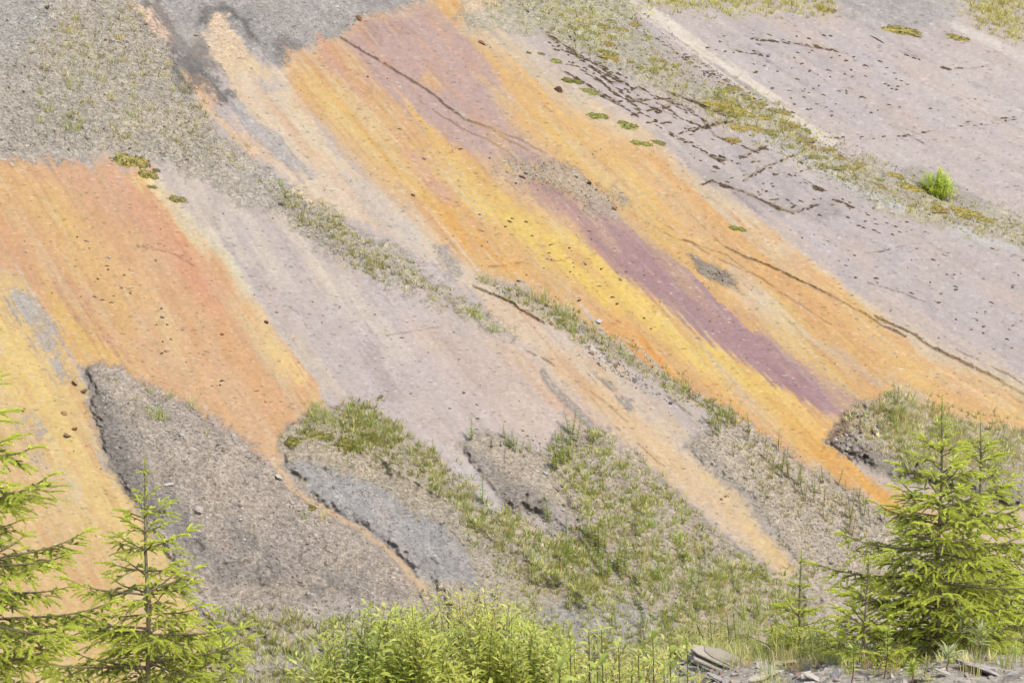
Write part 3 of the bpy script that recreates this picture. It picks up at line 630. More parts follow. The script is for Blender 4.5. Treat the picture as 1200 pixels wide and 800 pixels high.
NOTED = [
 (445, 466, 11, BRN, 'brown brick-like stone alone on the lilac slab above the rounded mound'), (654, 107, 15, (150, 122, 104), 'dark brown boulder at the pale edge of the upper orange wash'),
 (612, 208, 10, RUST, 'rust-orange stone on the grey debris patch amid the mauve'), (646, 380, 10, RUST, 'dark rust stone beside the grassy seam in the middle'),
 (421, 24, 13, RUST, 'rust-coloured stone at the edge of the top scree'), (564, 51, 11, RUST, 'small reddish stone near the head of the orange wash'),
 (497, 186, 9, PALE, 'pale stone on the upper yellow band'), (484, 229, 8, BRN, 'dark stone left of the yellow band'),
 (700, 377, 12, WHT, 'long whitish splinter on the deep orange stain', ), (641, 303, 6, WHT, 'white pebble on the horizontal crack across the yellow band'),
 (25, 482, 11, (196, 140, 90), 'orange-brown stone in the yellow gully near the left edge'), (87, 503, 13, (206, 160, 110), 'flat ochre stone below two others beside the dark gravel mound'),
 (74, 485, 10, (204, 158, 108), 'ochre stone uppermost in the row along the yellow gully'), (80, 511, 13, (170, 134, 100), 'brown flake lowest in the row along the yellow gully'),
 (88, 450, 12, (200, 156, 108), 'ochre slab at the tip of the dark gravel mound'), (97, 460, 13, (170, 130, 96), 'brown slab tucked against the tip of the dark gravel mound'),
 (197, 569, 13, WHT, 'white stone on the gravel just right of the left spruce top'), (231, 597, 22, PALE, 'large pale flat stone on dark gravel right of the left spruce'),
 (328, 561, 14, (232, 226, 206), 'cream flat stone beside the thin ochre gully'), (915, 565, 9, WHT, 'white stone on the weedy mound below the orange band'),
 (834, 542, 7, PALE, 'pale pinkish stone near the top of the weedy mound'), (850, 582, 8, (214, 170, 130), 'tan stone at the edge of the peach strip'),
 (845, 585, 6, (200, 150, 110), 'small rust stone at the edge of the peach strip'), (661, 592, 9, (214, 196, 160), 'tan block above the small bare patch of the middle mound'),
 (490, 609, 8, (206, 176, 136), 'tan stone on the blue-grey flank of the rounded mound'), (720, 245, 7, (180, 130, 80), 'orange-rimmed stone at the foot of the grey debris patch'),
 (690, 216, 9, (120, 112, 104), 'dark stone at the top edge of the grey debris patch'), (685, 229, 7, PALE, 'pale stone in the middle of the grey debris patch'),
 (1144, 375, 6, (206, 206, 186), 'pale greenish stone alone on the right lilac slab'), (55, 9, 12, (110, 98, 88), 'dark stone in the gravel at the top left corner'),
 (30, 295, 6, WHT, 'white pebble on the left orange stain near the edge'), (127, 302, 6, WHT, 'white pebble high on the left orange stain'),
 (190, 372, 8, WHT, 'long white chip in the middle of the left orange stain'), (260, 392, 8, (190, 120, 84), 'rust chip on the lower left orange stain'),
 (324, 366, 7, PALE, 'pale stone on the cream rim of the left orange stain'), (312, 378, 9, BRN, 'brown stone just below the pale one on the cream rim'),
 (220, 187, 7, (226, 180, 120), 'orange stone on the gravel slope near the yellow moss'), (230, 42, 9, (214, 176, 140), 'pale tan stone by the dark seep in the top scree'),
]
for q in NOTED:
    o = put_stone(q[0], q[1], q[2], q[3], q[4], mesh=BIGROCK[q[0] % 4] if q[2] > 9 else None)
AREAS = [  # polygon, individuals, stuff, size range px, colours, phrase
 ('0,0 150,0 205,60 230,135 300,200 230,200 130,172 0,184', 34, 4200, (2, 4.6), 'on the grey gravel slope at upper left'),
 ('190,0 500,0 440,20 335,70 300,55 230,20', 0, 1500, (1.5, 3), 'on the fine scree at the top'),
 ('300,200 440,290 580,385 520,350 400,305 320,245', 16, 900, (2, 5), 'in the grassy gravel tongue left of the middle'),
 ('108,436 166,448 300,524 440,642 520,720 440,740 260,735 180,620 130,540', 46, 3800, (2, 5.5), 'on the dark gravel mound behind the left spruces'),
 ('330,520 366,482 420,476 532,552 640,625 740,690 560,690 446,632 340,545', 26, 2200, (2, 5), 'on the rounded mound with the blue-grey flank'),
 ('545,520 600,512 700,502 842,622 940,700 760,720 640,640 560,560', 26, 2600, (2, 5.5), 'on the brown mound in the middle'),
 ('810,520 846,484 962,556 1076,622 1000,690 936,660 862,568', 30, 2400, (2, 5), 'on the weedy mound below the orange band'),
 ('966,516 1000,476 1030,500 1010,545', 22, 260, (3, 8), 'in the crumbling edge behind the right spruces'),
 ('1010,520 1200,545 1200,590 1060,558', 12, 700, (2, 5), 'on the dark slope behind the right spruces'),
 ('804,305 840,317 864,334 845,331', 6, 120, (1.8, 4), 'on the grey debris sliver right of the mauve'),
 ('590,192 650,188 740,238 704,250 612,214', 14, 420, (1.8, 4.5), 'on the grey debris patch amid the mauve'),
 ('590,0 735,0 872,108 1140,236 1200,262 1200,288 1022,236 842,142 642,42', 34, 2800, (1.8, 5), 'along the mossy debris bank between the right slabs'),
 ('560,320 690,380 870,500 850,490 690,396 600,352', 20, 700, (2, 5), 'along the grassy seam left of the orange band'),
 ('680,395 724,420 790,475 760,460 700,425', 14, 160, (3, 7), 'in the whitish rubble beside the grassy seam')]
WARM = np.array([(200, 190, 180), (184, 172, 160), (214, 202, 190), (170, 160, 150), (196, 176, 156), (226, 216, 204), (182, 150, 124), (150, 140, 132)], float)
SV, SC_, SF = [], [], []; nv = 0
CUBE = np.array([(x, y, z) for x in (-1, 1) for y in (-1, 1) for z in (-1, 1)], float)
CF_ = np.array([(0, 1, 3), (0, 3, 2), (4, 6, 7), (4, 7, 5), (0, 4, 5), (0, 5, 1), (2, 3, 7), (2, 7, 6), (0, 2, 6), (0, 6, 4), (1, 5, 7), (1, 7, 3)])
def rot_rand(n):
    q = rng.normal(0, 1, (n, 4)); q /= np.linalg.norm(q, axis=1, keepdims=True); a, b, c, d = q.T
    return np.stack([np.stack([1 - 2 * (c * c + d * d), 2 * (b * c - a * d), 2 * (b * d + a * c)], -1), np.stack([2 * (b * c + a * d), 1 - 2 * (b * b + d * d), 2 * (c * d - a * b)], -1), np.stack([2 * (b * d - a * c), 2 * (c * d + a * b), 1 - 2 * (b * b + c * c)], -1)], 1)
def stuff_stones(P, size, cols):
    global nv
    n = len(P); T = CUBE[None] * rng.uniform(.45, 1, (n, 8, 3)) * rng.uniform(.5, 1, (n, 1, 3)); T[..., 2] *= .6
    T = np.einsum('nij,nkj->nki', rot_rand(n), T) * size[:, None, None] + P[:, None]
    SV.append(T.reshape(-1, 3)); SC_.append(np.repeat(cols, 8, 0)); SF.append((CF_[None] + (np.arange(n) * 8)[:, None, None]).reshape(-1, 3) + nv); nv += n * 8
for k, (poly, ni, nf, (a, b), ph) in enumerate(AREAS):
    q = scatter(poly, ni)
    for j, (u, v) in enumerate(q):
        c = WARM[rng.integers(0, 8)]; kind = 'pale' if c[0] >= 200 else 'brownish'
        put_stone(u, v, random.uniform(b * .9, b * 1.7), c, f'small {kind} stone {ph}, {where(pts(poly), u, v)} part', f'{kind} stones {ph}')
    q = scatter(poly, nf) + rng.normal(0, 5, (nf, 2)) * (rng.random((nf, 1)) < .5); P = surf(q[:, 0], q[:, 1]); sz = (a + (b - a) * rng.random(nf) ** 4) * .72 / px_scale(P) / 2
    stuff_stones(P + NRM * (sz * .25)[:, None], sz, np.where(rng.random((nf, 1)) < .3, alb(WARM[rng.integers(0, 8, nf)]), gridv(COL, q[:, 0], q[:, 1]) * rng.uniform(.72, 1.35, (nf, 1))))
# chips and dark flakes strewn on the bare bed
q = scatter('0,0 1200,0 1200,600 0,700', 1500); q = q[gridv(GR, q[:, 0], q[:, 1]) < .3]; P = surf(q[:, 0], q[:, 1]); sz = (1.2 + 2.2 * rng.random(len(q)) ** 3) / px_scale(P) / 2
base = gridv(COL, q[:, 0], q[:, 1]); stuff_stones(P + NRM * (sz * .2)[:, None], sz, np.clip(base * rng.choice([.5, .65, .75, 1.15, 1.3], (len(q), 1)), 0, .8))
bx_ = rng.uniform(-1.5, 6.5, 5200); by_ = rng.uniform(14.5, 22, 5200); P = np.stack([bx_, by_, land_rel(bx_, by_) + CAM[2]], -1); sz = .012 + .05 * rng.random(5200) ** 4
stuff_stones(P, sz, 1.4 * alb(WARM[rng.integers(0, 8, 5200)]) * rng.uniform(.75, 1.1, (5200, 1)))
tag(link('gravel', np_mesh('gravel', np.concatenate(SV), np.concatenate(SF), M_STONE, col=np.concatenate(SC_))), 'loose gravel and chips strewn over the slope', 'gravel', kind='stuff')

# ------------------------------------------------------------------ moss
def moss_mesh(name, seed, dark=False):
    r = np.random.default_rng(seed); V_ = [(0, 0, .32)]; Fc = []; n = 18; rings = 6
    ph = r.uniform(0, 6.28, 4)
    for i in range(1, rings + 1):
        t = i / rings
        for k in range(n):
            a = 2 * math.pi * k / n + r.uniform(-.12, .12); rr = t * (1 + .18 * math.sin(2 * a + ph[0]) + .14 * math.sin(3 * a + ph[1]) + .12 * math.sin(5 * a + ph[2]) + .12 * math.sin(7 * a + ph[3]))
            V_.append((rr * math.cos(a), rr * math.sin(a), .6 * (1 - t ** 2.4) + r.normal(0, .11) - (.12 if i == rings else 0)))
    for k in range(n): Fc.append((0, 1 + k, 1 + (k + 1) % n))
    for i in range(rings - 1):
        for k in range(n):
            a, b = 1 + i * n + k, 1 + i * n + (k + 1) % n; Fc += [(a, a + n, b + n), (a, b + n, b)]
    nb0 = len(V_)
    for k in range(150):
        a = r.uniform(0, 6.28); t = math.sqrt(r.random()) * 1.12; rr = t * (1 + .18 * math.sin(2 * a + ph[0]) + .14 * math.sin(3 * a + ph[1]) + .12 * math.sin(5 * a + ph[2])); z0 = .6 * max(0, 1 - t ** 2.4) - .05; b_ = r.uniform(0, 6.28); w_ = r.uniform(.05, .11)
        i = len(V_); V_ += [(rr * math.cos(a) - w_ * math.cos(b_), rr * math.sin(a) - w_ * math.sin(b_), z0), (rr * math.cos(a) + w_ * math.cos(b_), rr * math.sin(a) + w_ * math.sin(b_), z0), (rr * math.cos(a) + r.normal(0, .08), rr * math.sin(a) + r.normal(0, .08), z0 + r.uniform(.15, .4))]; Fc.append((i, i + 1, i + 2))
    V_ = np.array(V_); lum = r.uniform(.5, 1.3, (len(V_), 1)) * np.where(r.random((len(V_), 1)) < .2, np.array([[.9, .75, .6]]), 1)
    c = (alb((128, 108, 88)) if dark else alb((180, 174, 112))) * 1.1
    return np_mesh(name, V_, np.array(Fc), M_MOSS, col=c[None] * lum, smooth=True)
MOSS = [moss_mesh('moss_cushion', i) for i in range(5)]; DARKM = [moss_mesh('dark_moss', 20 + i, True) for i in range(3)]
def pix_axes(u, v):
    """steps on the bed that show as level and upright at this spot"""
    a = on_plane(np.array(u - .5), np.array(v)); b = on_plane(np.array(u + .5), np.array(v)); c = on_plane(np.array(u), np.array(v + .5)); d = on_plane(np.array(u), np.array(v - .5))
    x = b - a; y = d - c; y = y - x * (x @ y) / (x @ x) * .6
    return x, y
def put_moss(u, v, w_, h_, label, group=None, c=(1, 1, 1), m=None, zf=1.0, name='moss_cushion', cat='moss'):
    p = surf(np.array(u), np.array(v)); s = 1 / px_scale(p) / 2
    ex, ey = pix_axes(u, v); ex, ey = ex * w_ / 2, ey * h_ / 2; k = np.linalg.norm(ey); ey = ey / k; k = min(k, .9 * np.linalg.norm(ex))
    o = link(name, m or random.choice(MOSS)); nz_ = NRM * min(w_, h_) * s * .9 * zf; ey = ey * k
    o.matrix_world = Matrix(np.array([[ex[0], ey[0], nz_[0], p[0] - NRM[0] * .01], [ex[1], ey[1], nz_[1], p[1] - NRM[1] * .01], [ex[2], ey[2], nz_[2], p[2] - NRM[2] * .01], [0, 0, 0, 1]]).tolist())
    o.color = tuple(c) + (1,); return tag(o, label, cat, group)
for u, v, a, b, lb, c in [
 (150, 189, 36, 18, 'largest yellow-green moss cushion, at the head of the left orange stain', (1.1, 1.1, .9)), (171, 205, 20, 14, 'yellow-green moss cushion just below the largest one at left', (1.05, 1.05, .8)),
 (207, 234, 19, 10, 'olive moss cushion alone on the pale slab right of the left orange stain', (.9, .9, .8)), (165, 193, 14, 7, 'small dark green moss clump beside the largest yellow cushion', (.6, .7, .6)),
 (182, 200, 10, 6, 'tiny dark moss clump right of the yellow cushions at left', (.6, .62, .6)), (176, 219, 12, 5, 'flat green moss streak below the yellow cushions at left', (.7, .8, .6)),
 (651, 72, 14, 6, 'topmost bright moss cushion beside the cracked slabs', (.95, 1.1, .7)), (633, 63, 8, 4, 'small moss spot above the topmost bright cushion', (.7, .8, .6)), (619, 62, 7, 3, 'tiny dark moss spot at the upper edge of the orange wash', (.5, .55, .5)),
 (668, 95, 20, 8, 'long dark green moss strip along the crack', (.62, .72, .5)), (689, 107, 21, 7, 'long yellow-green moss strip below the dark one', (.9, 1.05, .7)),
 (698, 136, 23, 8, 'flat moss cushion on the orange wash, first of the row of four', (.85, 1.0, .7)), (734, 147, 23, 9, 'moss cushion holding a grey stone, second of the row of four', (.9, 1.05, .7)),
 (748, 168, 22, 7, 'moss cushion with brown tail, lowest of the row of four', (.95, 1.1, .7)), (770, 167, 17, 6, 'dark-centred moss cushion, rightmost of the row of four', (.75, .85, .6)),
 (862, 268, 16, 7, 'deep green moss cushion alone on the right orange wash', (.8, .95, .5)), (857, 164, 15, 6, 'yellow moss cushion on the lilac slab below the debris bank', (1.1, 1.0, .6)),
 (945, 153, 8, 6, 'small round moss tuft on the cream ledge', (.9, 1, .6)), (1052, 36, 44, 10, 'long yellow moss patch on the upper right slab', (1.1, 1.05, .8)), (1119, 44, 24, 7, 'short yellow moss patch right of the long one', (1.05, 1.05, .8)),
 (965, 11, 22, 7, 'yellow moss patch at the top edge of the photograph', (1.15, 1.05, .8)), (345, 518, 20, 16, 'bright olive moss hump on the left end of the rounded mound', (.8, .85, .5)), (378, 511, 26, 9, 'olive moss strip on the brow of the rounded mound', (.8, .82, .5)),
 (410, 520, 30, 14, 'broad olive moss patch in the middle of the rounded mound', (.8, .82, .5)), (365, 596, 14, 9, 'dark olive clump beside the thin ochre gully', (.7, .7, .5)), (430, 512, 16, 8, 'small olive moss patch right of the broad one', (.82, .82, .55))]:
    put_moss(u, v, a, b, lb, None, (c[0] * 1.0, c[1] * .97, c[2]))
ORD = ['first', 'second', 'third', 'fourth', 'fifth', 'sixth', 'seventh', 'eighth', 'ninth', 'last']
band = '640,10 735,20 872,104 1022,192 1060,212 1150,262 1020,232 900,158 780,105 660,40'
for i, (u, v) in enumerate(scatter(band, 60, .1)): put_moss(u, v, random.uniform(8, 22), random.uniform(4, 8), f'yellowish moss patch on the right-hand debris bank, {ORD[min(9, int((u - 640) / 51))]} tenth from left', 'moss patches on the debris bank', (random.uniform(.85, 1.15), random.uniform(.85, 1.05), random.uniform(.7, 1.1)), zf=.6)
for u, v in [(838, 122), (856, 128), (872, 134), (880, 150), (862, 150), (895, 138), (1045, 205), (1060, 218), (1120, 245), (1135, 250), (1150, 256), (1075, 222)]:
    put_moss(u, v, random.uniform(18, 30), random.uniform(6, 9), f"bright yellow moss patch on the debris bank, {where(np.array([(838, 122), (1150, 256)]), u, v)} part", 'bright moss along the debris bank', (1.2, 1.08, .75), zf=.6)
# dry dark moss in the joints and weep holes: one mass of small clumps, the big ones single
DV, DF, DC = [], [], []; dn = 0
dm = DARKM[0]; tv = np.array([v.co[:] for v in dm.vertices]); tf = np.array([p.vertices[:] for p in dm.polygons])
xd = np.array([1., 0, 0]); xd -= NRM * (xd @ NRM); xd /= np.linalg.norm(xd); yd = np.cross(NRM, xd)
def dark(u, v, w_, h_, ang):
    global dn
    p = surf(np.array(u), np.array(v)); s = 1 / px_scale(p) / 2; c, sn = math.cos(ang), math.sin(ang); ex, ey = pix_axes(u, v)
    l = tv * np.array([w_ / 2, h_ / 2, h_ * s * .9]); l = np.stack([l[:, 0] * c - l[:, 1] * sn, l[:, 0] * sn + l[:, 1] * c, l[:, 2]], -1)
    DV.append(p + l[:, :1] * ex + l[:, 1:2] * ey + l[:, 2:] * NRM); DF.append(tf + dn); dn += len(tv)
    cc = np.array(random.choice([(132, 106, 80), (118, 96, 76), (110, 92, 76), (138, 128, 80)])); DC.append(np.tile(alb(cc), (len(tv), 1)) * rng.uniform(.8, 1.2, (len(tv), 1)))
tv = tv[np.r_[0:15, 57:71]] if False else tv
for q in CR:
    P = pts(q)
    for a, b in zip(P[:-1], P[1:]):
        L_ = np.linalg.norm(b - a); dens = .34 if P[0, 0] < 890 else .07
        for _ in range(int(L_ * dens) + 1):
            t = random.random(); m = a + (b - a) * t
            dark(m[0] + random.gauss(0, .8), m[1] + random.gauss(0, .6), random.uniform(2, 6), random.uniform(1.0, 2.2), -math.atan2(b[1] - a[1], b[0] - a[0]))
for poly, n in (('640,40 700,70 760,120 700,90 650,70', 40), ('780,140 1000,225 1100,280 980,270 840,220', 70), ('800,40 1000,40 1100,130 930,140', 80), ('740,30 800,60 900,120 860,110', 60), ('900,250 1200,310 1200,430 1000,330', 36), ('400,60 900,420 600,340', 40), ('30,220 350,500 120,380', 26), ('400,330 640,520 500,500', 14)):
    for u, v in scatter(poly, n): dark(u, v, random.uniform(1.8, 5.5), random.uniform(1.2, 2.4), random.uniform(-.4, .4))
tag(link('joint_moss', np_mesh('joint_moss', np.concatenate(DV), np.concatenate(DF), M_MOSS, col=np.concatenate(DC), smooth=True)), 'dark dry moss clumps filling joints and holes of the slabs', 'moss', kind='stuff')
for u, v, a, b, lb in [(957, 221, 12, 7, 'dark brown moss clump in the hollow of the lilac slab, largest there'), (842, 187, 13, 4, 'dark elongated moss clump on the lilac slab beside the orange wash'), (894, 174, 14, 4, 'brown moss strip topmost on the slab joint below the debris bank'),
   (847, 218, 10, 5, 'dark moss cluster on the joint nearest the orange wash'), (870, 184, 10, 4, 'brown moss clump at the lower end of the topmost joint'), (838, 196, 8, 4, 'small round dark moss spot above the orange wash'), (982, 236, 9, 4, 'dark moss spot in the brownish hollow, upper'), (995, 242, 9, 4, 'dark moss spot in the brownish hollow, right'), (1106, 80, 10, 4, 'dark moss spot alone in the middle of the upper right slab')]:
    put_moss(u, v, a, b, lb, None, m=random.choice(DARKM), name='dark_moss_clump')

# ------------------------------------------------------------------ grass and weeds on the slope
def blade(mb, p, az, L_, lean, w_, col, mi=0, seg=3):
    """one arching blade"""
    d = Vector((math.cos(az), math.sin(az), 0)); s = Vector((-d.y, d.x, 0)); V_ = []; Fc = []
    for i in range(seg + 1):
        t = i / seg; q = Vector(p) + d * (L_ * lean * t * t) + Vector((0, 0, L_ * (t - .35 * lean * t * t))); ww = w_ * (1 - t) ** .7 if i < seg else 0
        if i < seg: V_ += [q - s * ww, q + s * ww]
        else: V_.append(q)
    for i in range(seg - 1): Fc.append((2 * i, 2 * i + 1, 2 * i + 3, 2 * i + 2))
    Fc.append((2 * seg - 2, 2 * seg - 1, 2 * seg)); mb.add(V_, Fc, mi, col)
def tuft(name, seed, n=34, h=.36, straw=.25, spread=.10):
    r = random.Random(seed); mb = MB()
    for _ in range(n):
        a = r.uniform(0, 6.28); rr = spread * math.sqrt(r.random()); c = alb((206, 194, 144)) if r.random() < straw else alb((r.uniform(150, 182), r.uniform(166, 186), r.uniform(86, 110)))
        blade(mb, (rr * math.cos(a), rr * math.sin(a), -.02), a + r.gauss(0, .6), h * r.uniform(.55, 1.1), r.uniform(.1, .75), .0055, np.array(c) * 2.5, 0, 2)
    return mb.mesh(name, [M_GRASS])
TUFT = [tuft('grass_tuft', i, straw=(.15, .5, .85)[i % 3]) for i in range(9)]
def weed(name, seed, h=.55, brown=False, nl=34):
    r = random.Random(seed); mb = MB(); top = Vector((r.gauss(0, .05), r.gauss(0, .05), h))
    sc_ = alb((150, 116, 80)) if brown else alb((150, 150, 84))
    mb.tube([(0, 0, -.03), top * .5, top], [.008, .006, .003], 4, 0, sc_ * .8)
    for k in range(nl):
        t = .12 + .88 * k / nl; p = top * t; a = k * 2.4 + r.gauss(0, .3); l = .085 * (1.15 - .55 * t) * r.uniform(.7, 1.3) * h / .55 * 1.2
        c = alb((r.uniform(150, 184), r.uniform(140, 156), 92)) if brown and r.random() < .55 else alb((r.uniform(146, 180), r.uniform(168, 192), r.uniform(74, 100)))
        d = Vector((math.cos(a), math.sin(a), r.uniform(.1, .8))).normalized(); s = d.cross(Vector((0, 0, 1))).normalized() * l * .22
        mb.add([p, p + d * l * .5 + s, p + d * l - Vector((0, 0, l * .2)), p + d * l * .5 - s], [(0, 1, 2, 3)], 1, c * 2.3)
    return mb.mesh(name, [M_BARK, M_LEAF])
WEED = [weed('upright_weed', i, .55) for i in range(4)]; BWEED = [weed('brown_weed', 10 + i, .5, True, 26) for i in range(4)]
def put_plant(u, v, hpx, meshes, href, label, cat, group=None, name='grass_tuft', c=None, sxy=1.0):
    p = surf(np.array(u), np.array(v)); s = hpx / px_scale(p) / href
    o = link(name, random.choice(meshes), None, p, (random.gauss(0, .06), random.gauss(0, .06), random.uniform(0, 6.28)), (s * sxy, s * sxy, s))
    c = c or (random.uniform(.85, 1.1), random.uniform(.9, 1.05), random.uniform(.75, 1.1)); o.color = tuple(c) + (1,)
    return tag(o, label, cat, group)
G1, G2, G3 = TUFT[0::3], TUFT[1::3], TUFT[2::3]
for u, v, h, ms, lb, w_ in [(47, 110, 18, G1, 'bright green grass tuft on the upper left gravel', .7), (54, 130, 20, G1, 'broad green grass tuft below the bright one on the upper left gravel', 1.5), (86, 152, 22, G1, 'dense dark-based grass clump above the left orange stain', 1.8),
   (46, 143, 12, G2, 'olive grass clump left of the dense dark-based one', 1.2), (82, 98, 24, G3, 'tall straw-yellow grass tuft on the upper left gravel', .8), (329, 217, 14, G1, 'vivid green tuft in the gravel tongue', .8), (379, 241, 16, G2, 'small upright grass tuft at the edge of the cream wash', .6),
   (60, 52, 8, G2, 'round olive tuft high on the gravel near the left edge', 1.4), (180, 490, 28, G1, 'broad grass tuft on the dark gravel mound near its tip', 1.0), (191, 492, 24, G1, 'grass tuft touching the broad one on the dark gravel mound', .9), (199, 466, 13, G1, 'small green tuft at the edge of the dark gravel mound', 1.1), (176, 460, 12, G1, 'small tuft above the broad one on the dark gravel mound', 1.2),
   (135, 446, 8, G1, 'low green tuft nearest the tip of the dark gravel mound', 1.5), (225, 478, 22, G3, 'dry wispy grass at the upper edge of the dark gravel mound', 1.0), (358, 607, 14, G1, 'green tuft beside the thin ochre gully', 1.0), (380, 610, 18, G3, 'straw tuft in the thin ochre gully', .9), (158, 468, 10, G2, 'faint olive tuft left of the broad one on the dark gravel mound', 1.2),
   (242, 508, 10, G2, 'small pale tuft on the right slope of the dark gravel mound', 1.0), (623, 350, 30, G2, 'tallest grass tuft on the seam left of the orange band', .8), (636, 354, 26, G1, 'green grass clump next to the tallest tuft on the seam', 1.2), (664, 372, 30, G3, 'orange-straw grass tuft on the seam left of the orange band', .7), (565, 330, 14, G1, 'low green tuft at the upper end of the grassy seam', 1.6), (543, 366, 12, G1, 'first green tuft at the lower end of the gravel tongue', 2.0), (560, 372, 12, G1, 'middle green tuft at the lower end of the gravel tongue', 1.8), (578, 388, 14, G1, 'last green tuft at the lower end of the gravel tongue', 1.3),
   (775, 690, 30, G2, 'pale drooping grass clump above the grey gravel patch', 1.6)]:
    put_plant(u, v, h, ms, .36, lb, 'grass', None, sxy=w_)
GR_AREAS = [('20,20 150,0 200,80 260,170 160,180 60,150', 36, (7, 14), [G2, G3, G3], 'dry grass tuft on the grey gravel slope at upper left', 'dry tufts on the upper left gravel'),
  ('310,215 440,290 580,385 520,352 400,305', 16, (6, 11), [G1, G2, G3], 'green grass tuft in the gravel tongue left of the middle', 'tufts in the gravel tongue'),
  ('340,500 366,482 420,476 450,492 480,520 420,500', 44, (8, 14), [G1, G2, G1], 'grass tuft along the brow of the rounded mound', 'tufts on the brow of the rounded mound'),
  ('450,500 532,556 620,620 720,690 640,690 520,590', 44, (9, 18), [G1, G2, G2], 'grass tuft on the lower right of the rounded mound', 'tufts on the lower rounded mound'),
  ('990,490 1050,468 1100,490 1200,505 1200,545 1050,530', 30, (10, 22), [G2, G3, G3], 'straw-green grass tuft on the mound behind the right spruces', 'tufts on the mound behind the right spruces'),
  ('660,620 760,600 900,680 940,740 820,760 740,700', 46, (10, 20), [G1, G2, G3], 'grass tuft on the lower slope of the brown middle mound', 'tufts on the lower middle mound'),
  ('570,330 690,384 860,492 850,498 690,402 600,352', 20, (7, 16), [G1, G2, G3], 'grass tuft on the narrow seam left of the orange band', 'tufts on the seam'),
  ('250,720 370,735 370,800 260,800', 14, (16, 28), [G1, G2], 'grass tuft on the pale ground right of the left spruce', 'tufts right of the left spruce')]
for poly, n, (a, b), ms, lb, gp in GR_AREAS:
    for u, v in scatter(poly, n) + rng.normal(0, 4, (n, 2)):
        h = random.uniform(a * .6, b * 1.05); put_plant(u, v, h, random.choice(ms), .36, f'{size_word(h, a * .6, b * 1.05)} {lb}, {where(pts(poly), u, v)} part', 'grass', gp, sxy=random.uniform(.8, 1.5))
W_AREAS = [('860,490 960,556 1060,612 1000,640 900,560', 52, (15, 31), BWEED, 'brownish upright weed on the mound below the orange band', 'brown weeds on the weedy mound', 'upright_weed'),
  ('815,500 850,484 880,520 850,545', 10, (14, 24), WEED[:2] + BWEED[:2], 'olive upright weed at the upper tip of the weedy mound', 'weeds at the tip of the weedy mound', 'upright_weed'),
  ('640,560 655,515 680,500 672,540', 16, (16, 30), WEED, 'bright green weed in the patch topping the middle mound', 'weeds in the tall patch of the middle mound', 'upright_weed'),
  ('680,680 700,640 740,650 730,690', 16, (24, 40), WEED, 'tall green weed in the thicket low on the middle mound', 'weeds in the low thicket', 'upright_weed'),
  ('560,620 660,620 900,680 960,740 800,750 700,690', 46, (14, 30), WEED, 'green weed standing on the lower slope of the middle mounds', 'weeds on the lower middle mounds', 'upright_weed'),
  ('555,505 600,515 640,535 600,530', 9, (14, 22), WEED, 'weed on the upper edge of the brown middle mound', 'weeds on the edge of the middle mound', 'upright_weed'),
  ('760,440 850,486 900,515 840,486', 12, (12, 22), BWEED[:2] + WEED[:1], 'weed standing on the seam at the edge of the orange band', 'weeds on the lower seam', 'upright_weed'),
  ('1000,500 1050,468 1060,500 1020,520', 8, (16, 26), WEED[:2] + BWEED[:2], 'weed among the straw grass behind the right spruces', 'weeds behind the right spruces', 'upright_weed'),
  ('5,70 60,70 60,100 5,95', 8, (8, 14), BWEED, 'brown weed on the upper left gravel', 'brown weeds on the upper left gravel', 'upright_weed')]
for poly, n, (a, b), ms, lb, gp, nm in W_AREAS:
    for u, v in scatter(poly, n):
        h = random.uniform(a, b); put_plant(u, v, h, ms, .55, f"{size_word(h, a, b)} {lb.replace('tall green', 'green')}, {where(pts(poly), u, v)} part", 'weed', gp, nm)
for u, v, h, lb in [(553, 516, 28, 'leafy weed on the dark upper left corner of the middle mound'), (644, 614, 40, 'tall single weed beside the small bare patch of the middle mound'), (565, 590, 34, 'single weed in the pale gully beside the rounded mound'), (489, 530, 18, 'weed standing against the lilac slab, left of a pair'), (509, 532, 20, 'weed standing against the lilac slab, right of a pair'),
     (1048, 466, 20, 'tallest dark weed on the crest behind the right spruces'), (756, 735, 34, 'thin weed with bushy head on the grey gravel patch'), (723, 738, 26, 'shorter weed on the grey gravel patch')]:
    put_plant(u, v, h, WEED, .55, lb, 'weed', None, 'upright_weed')
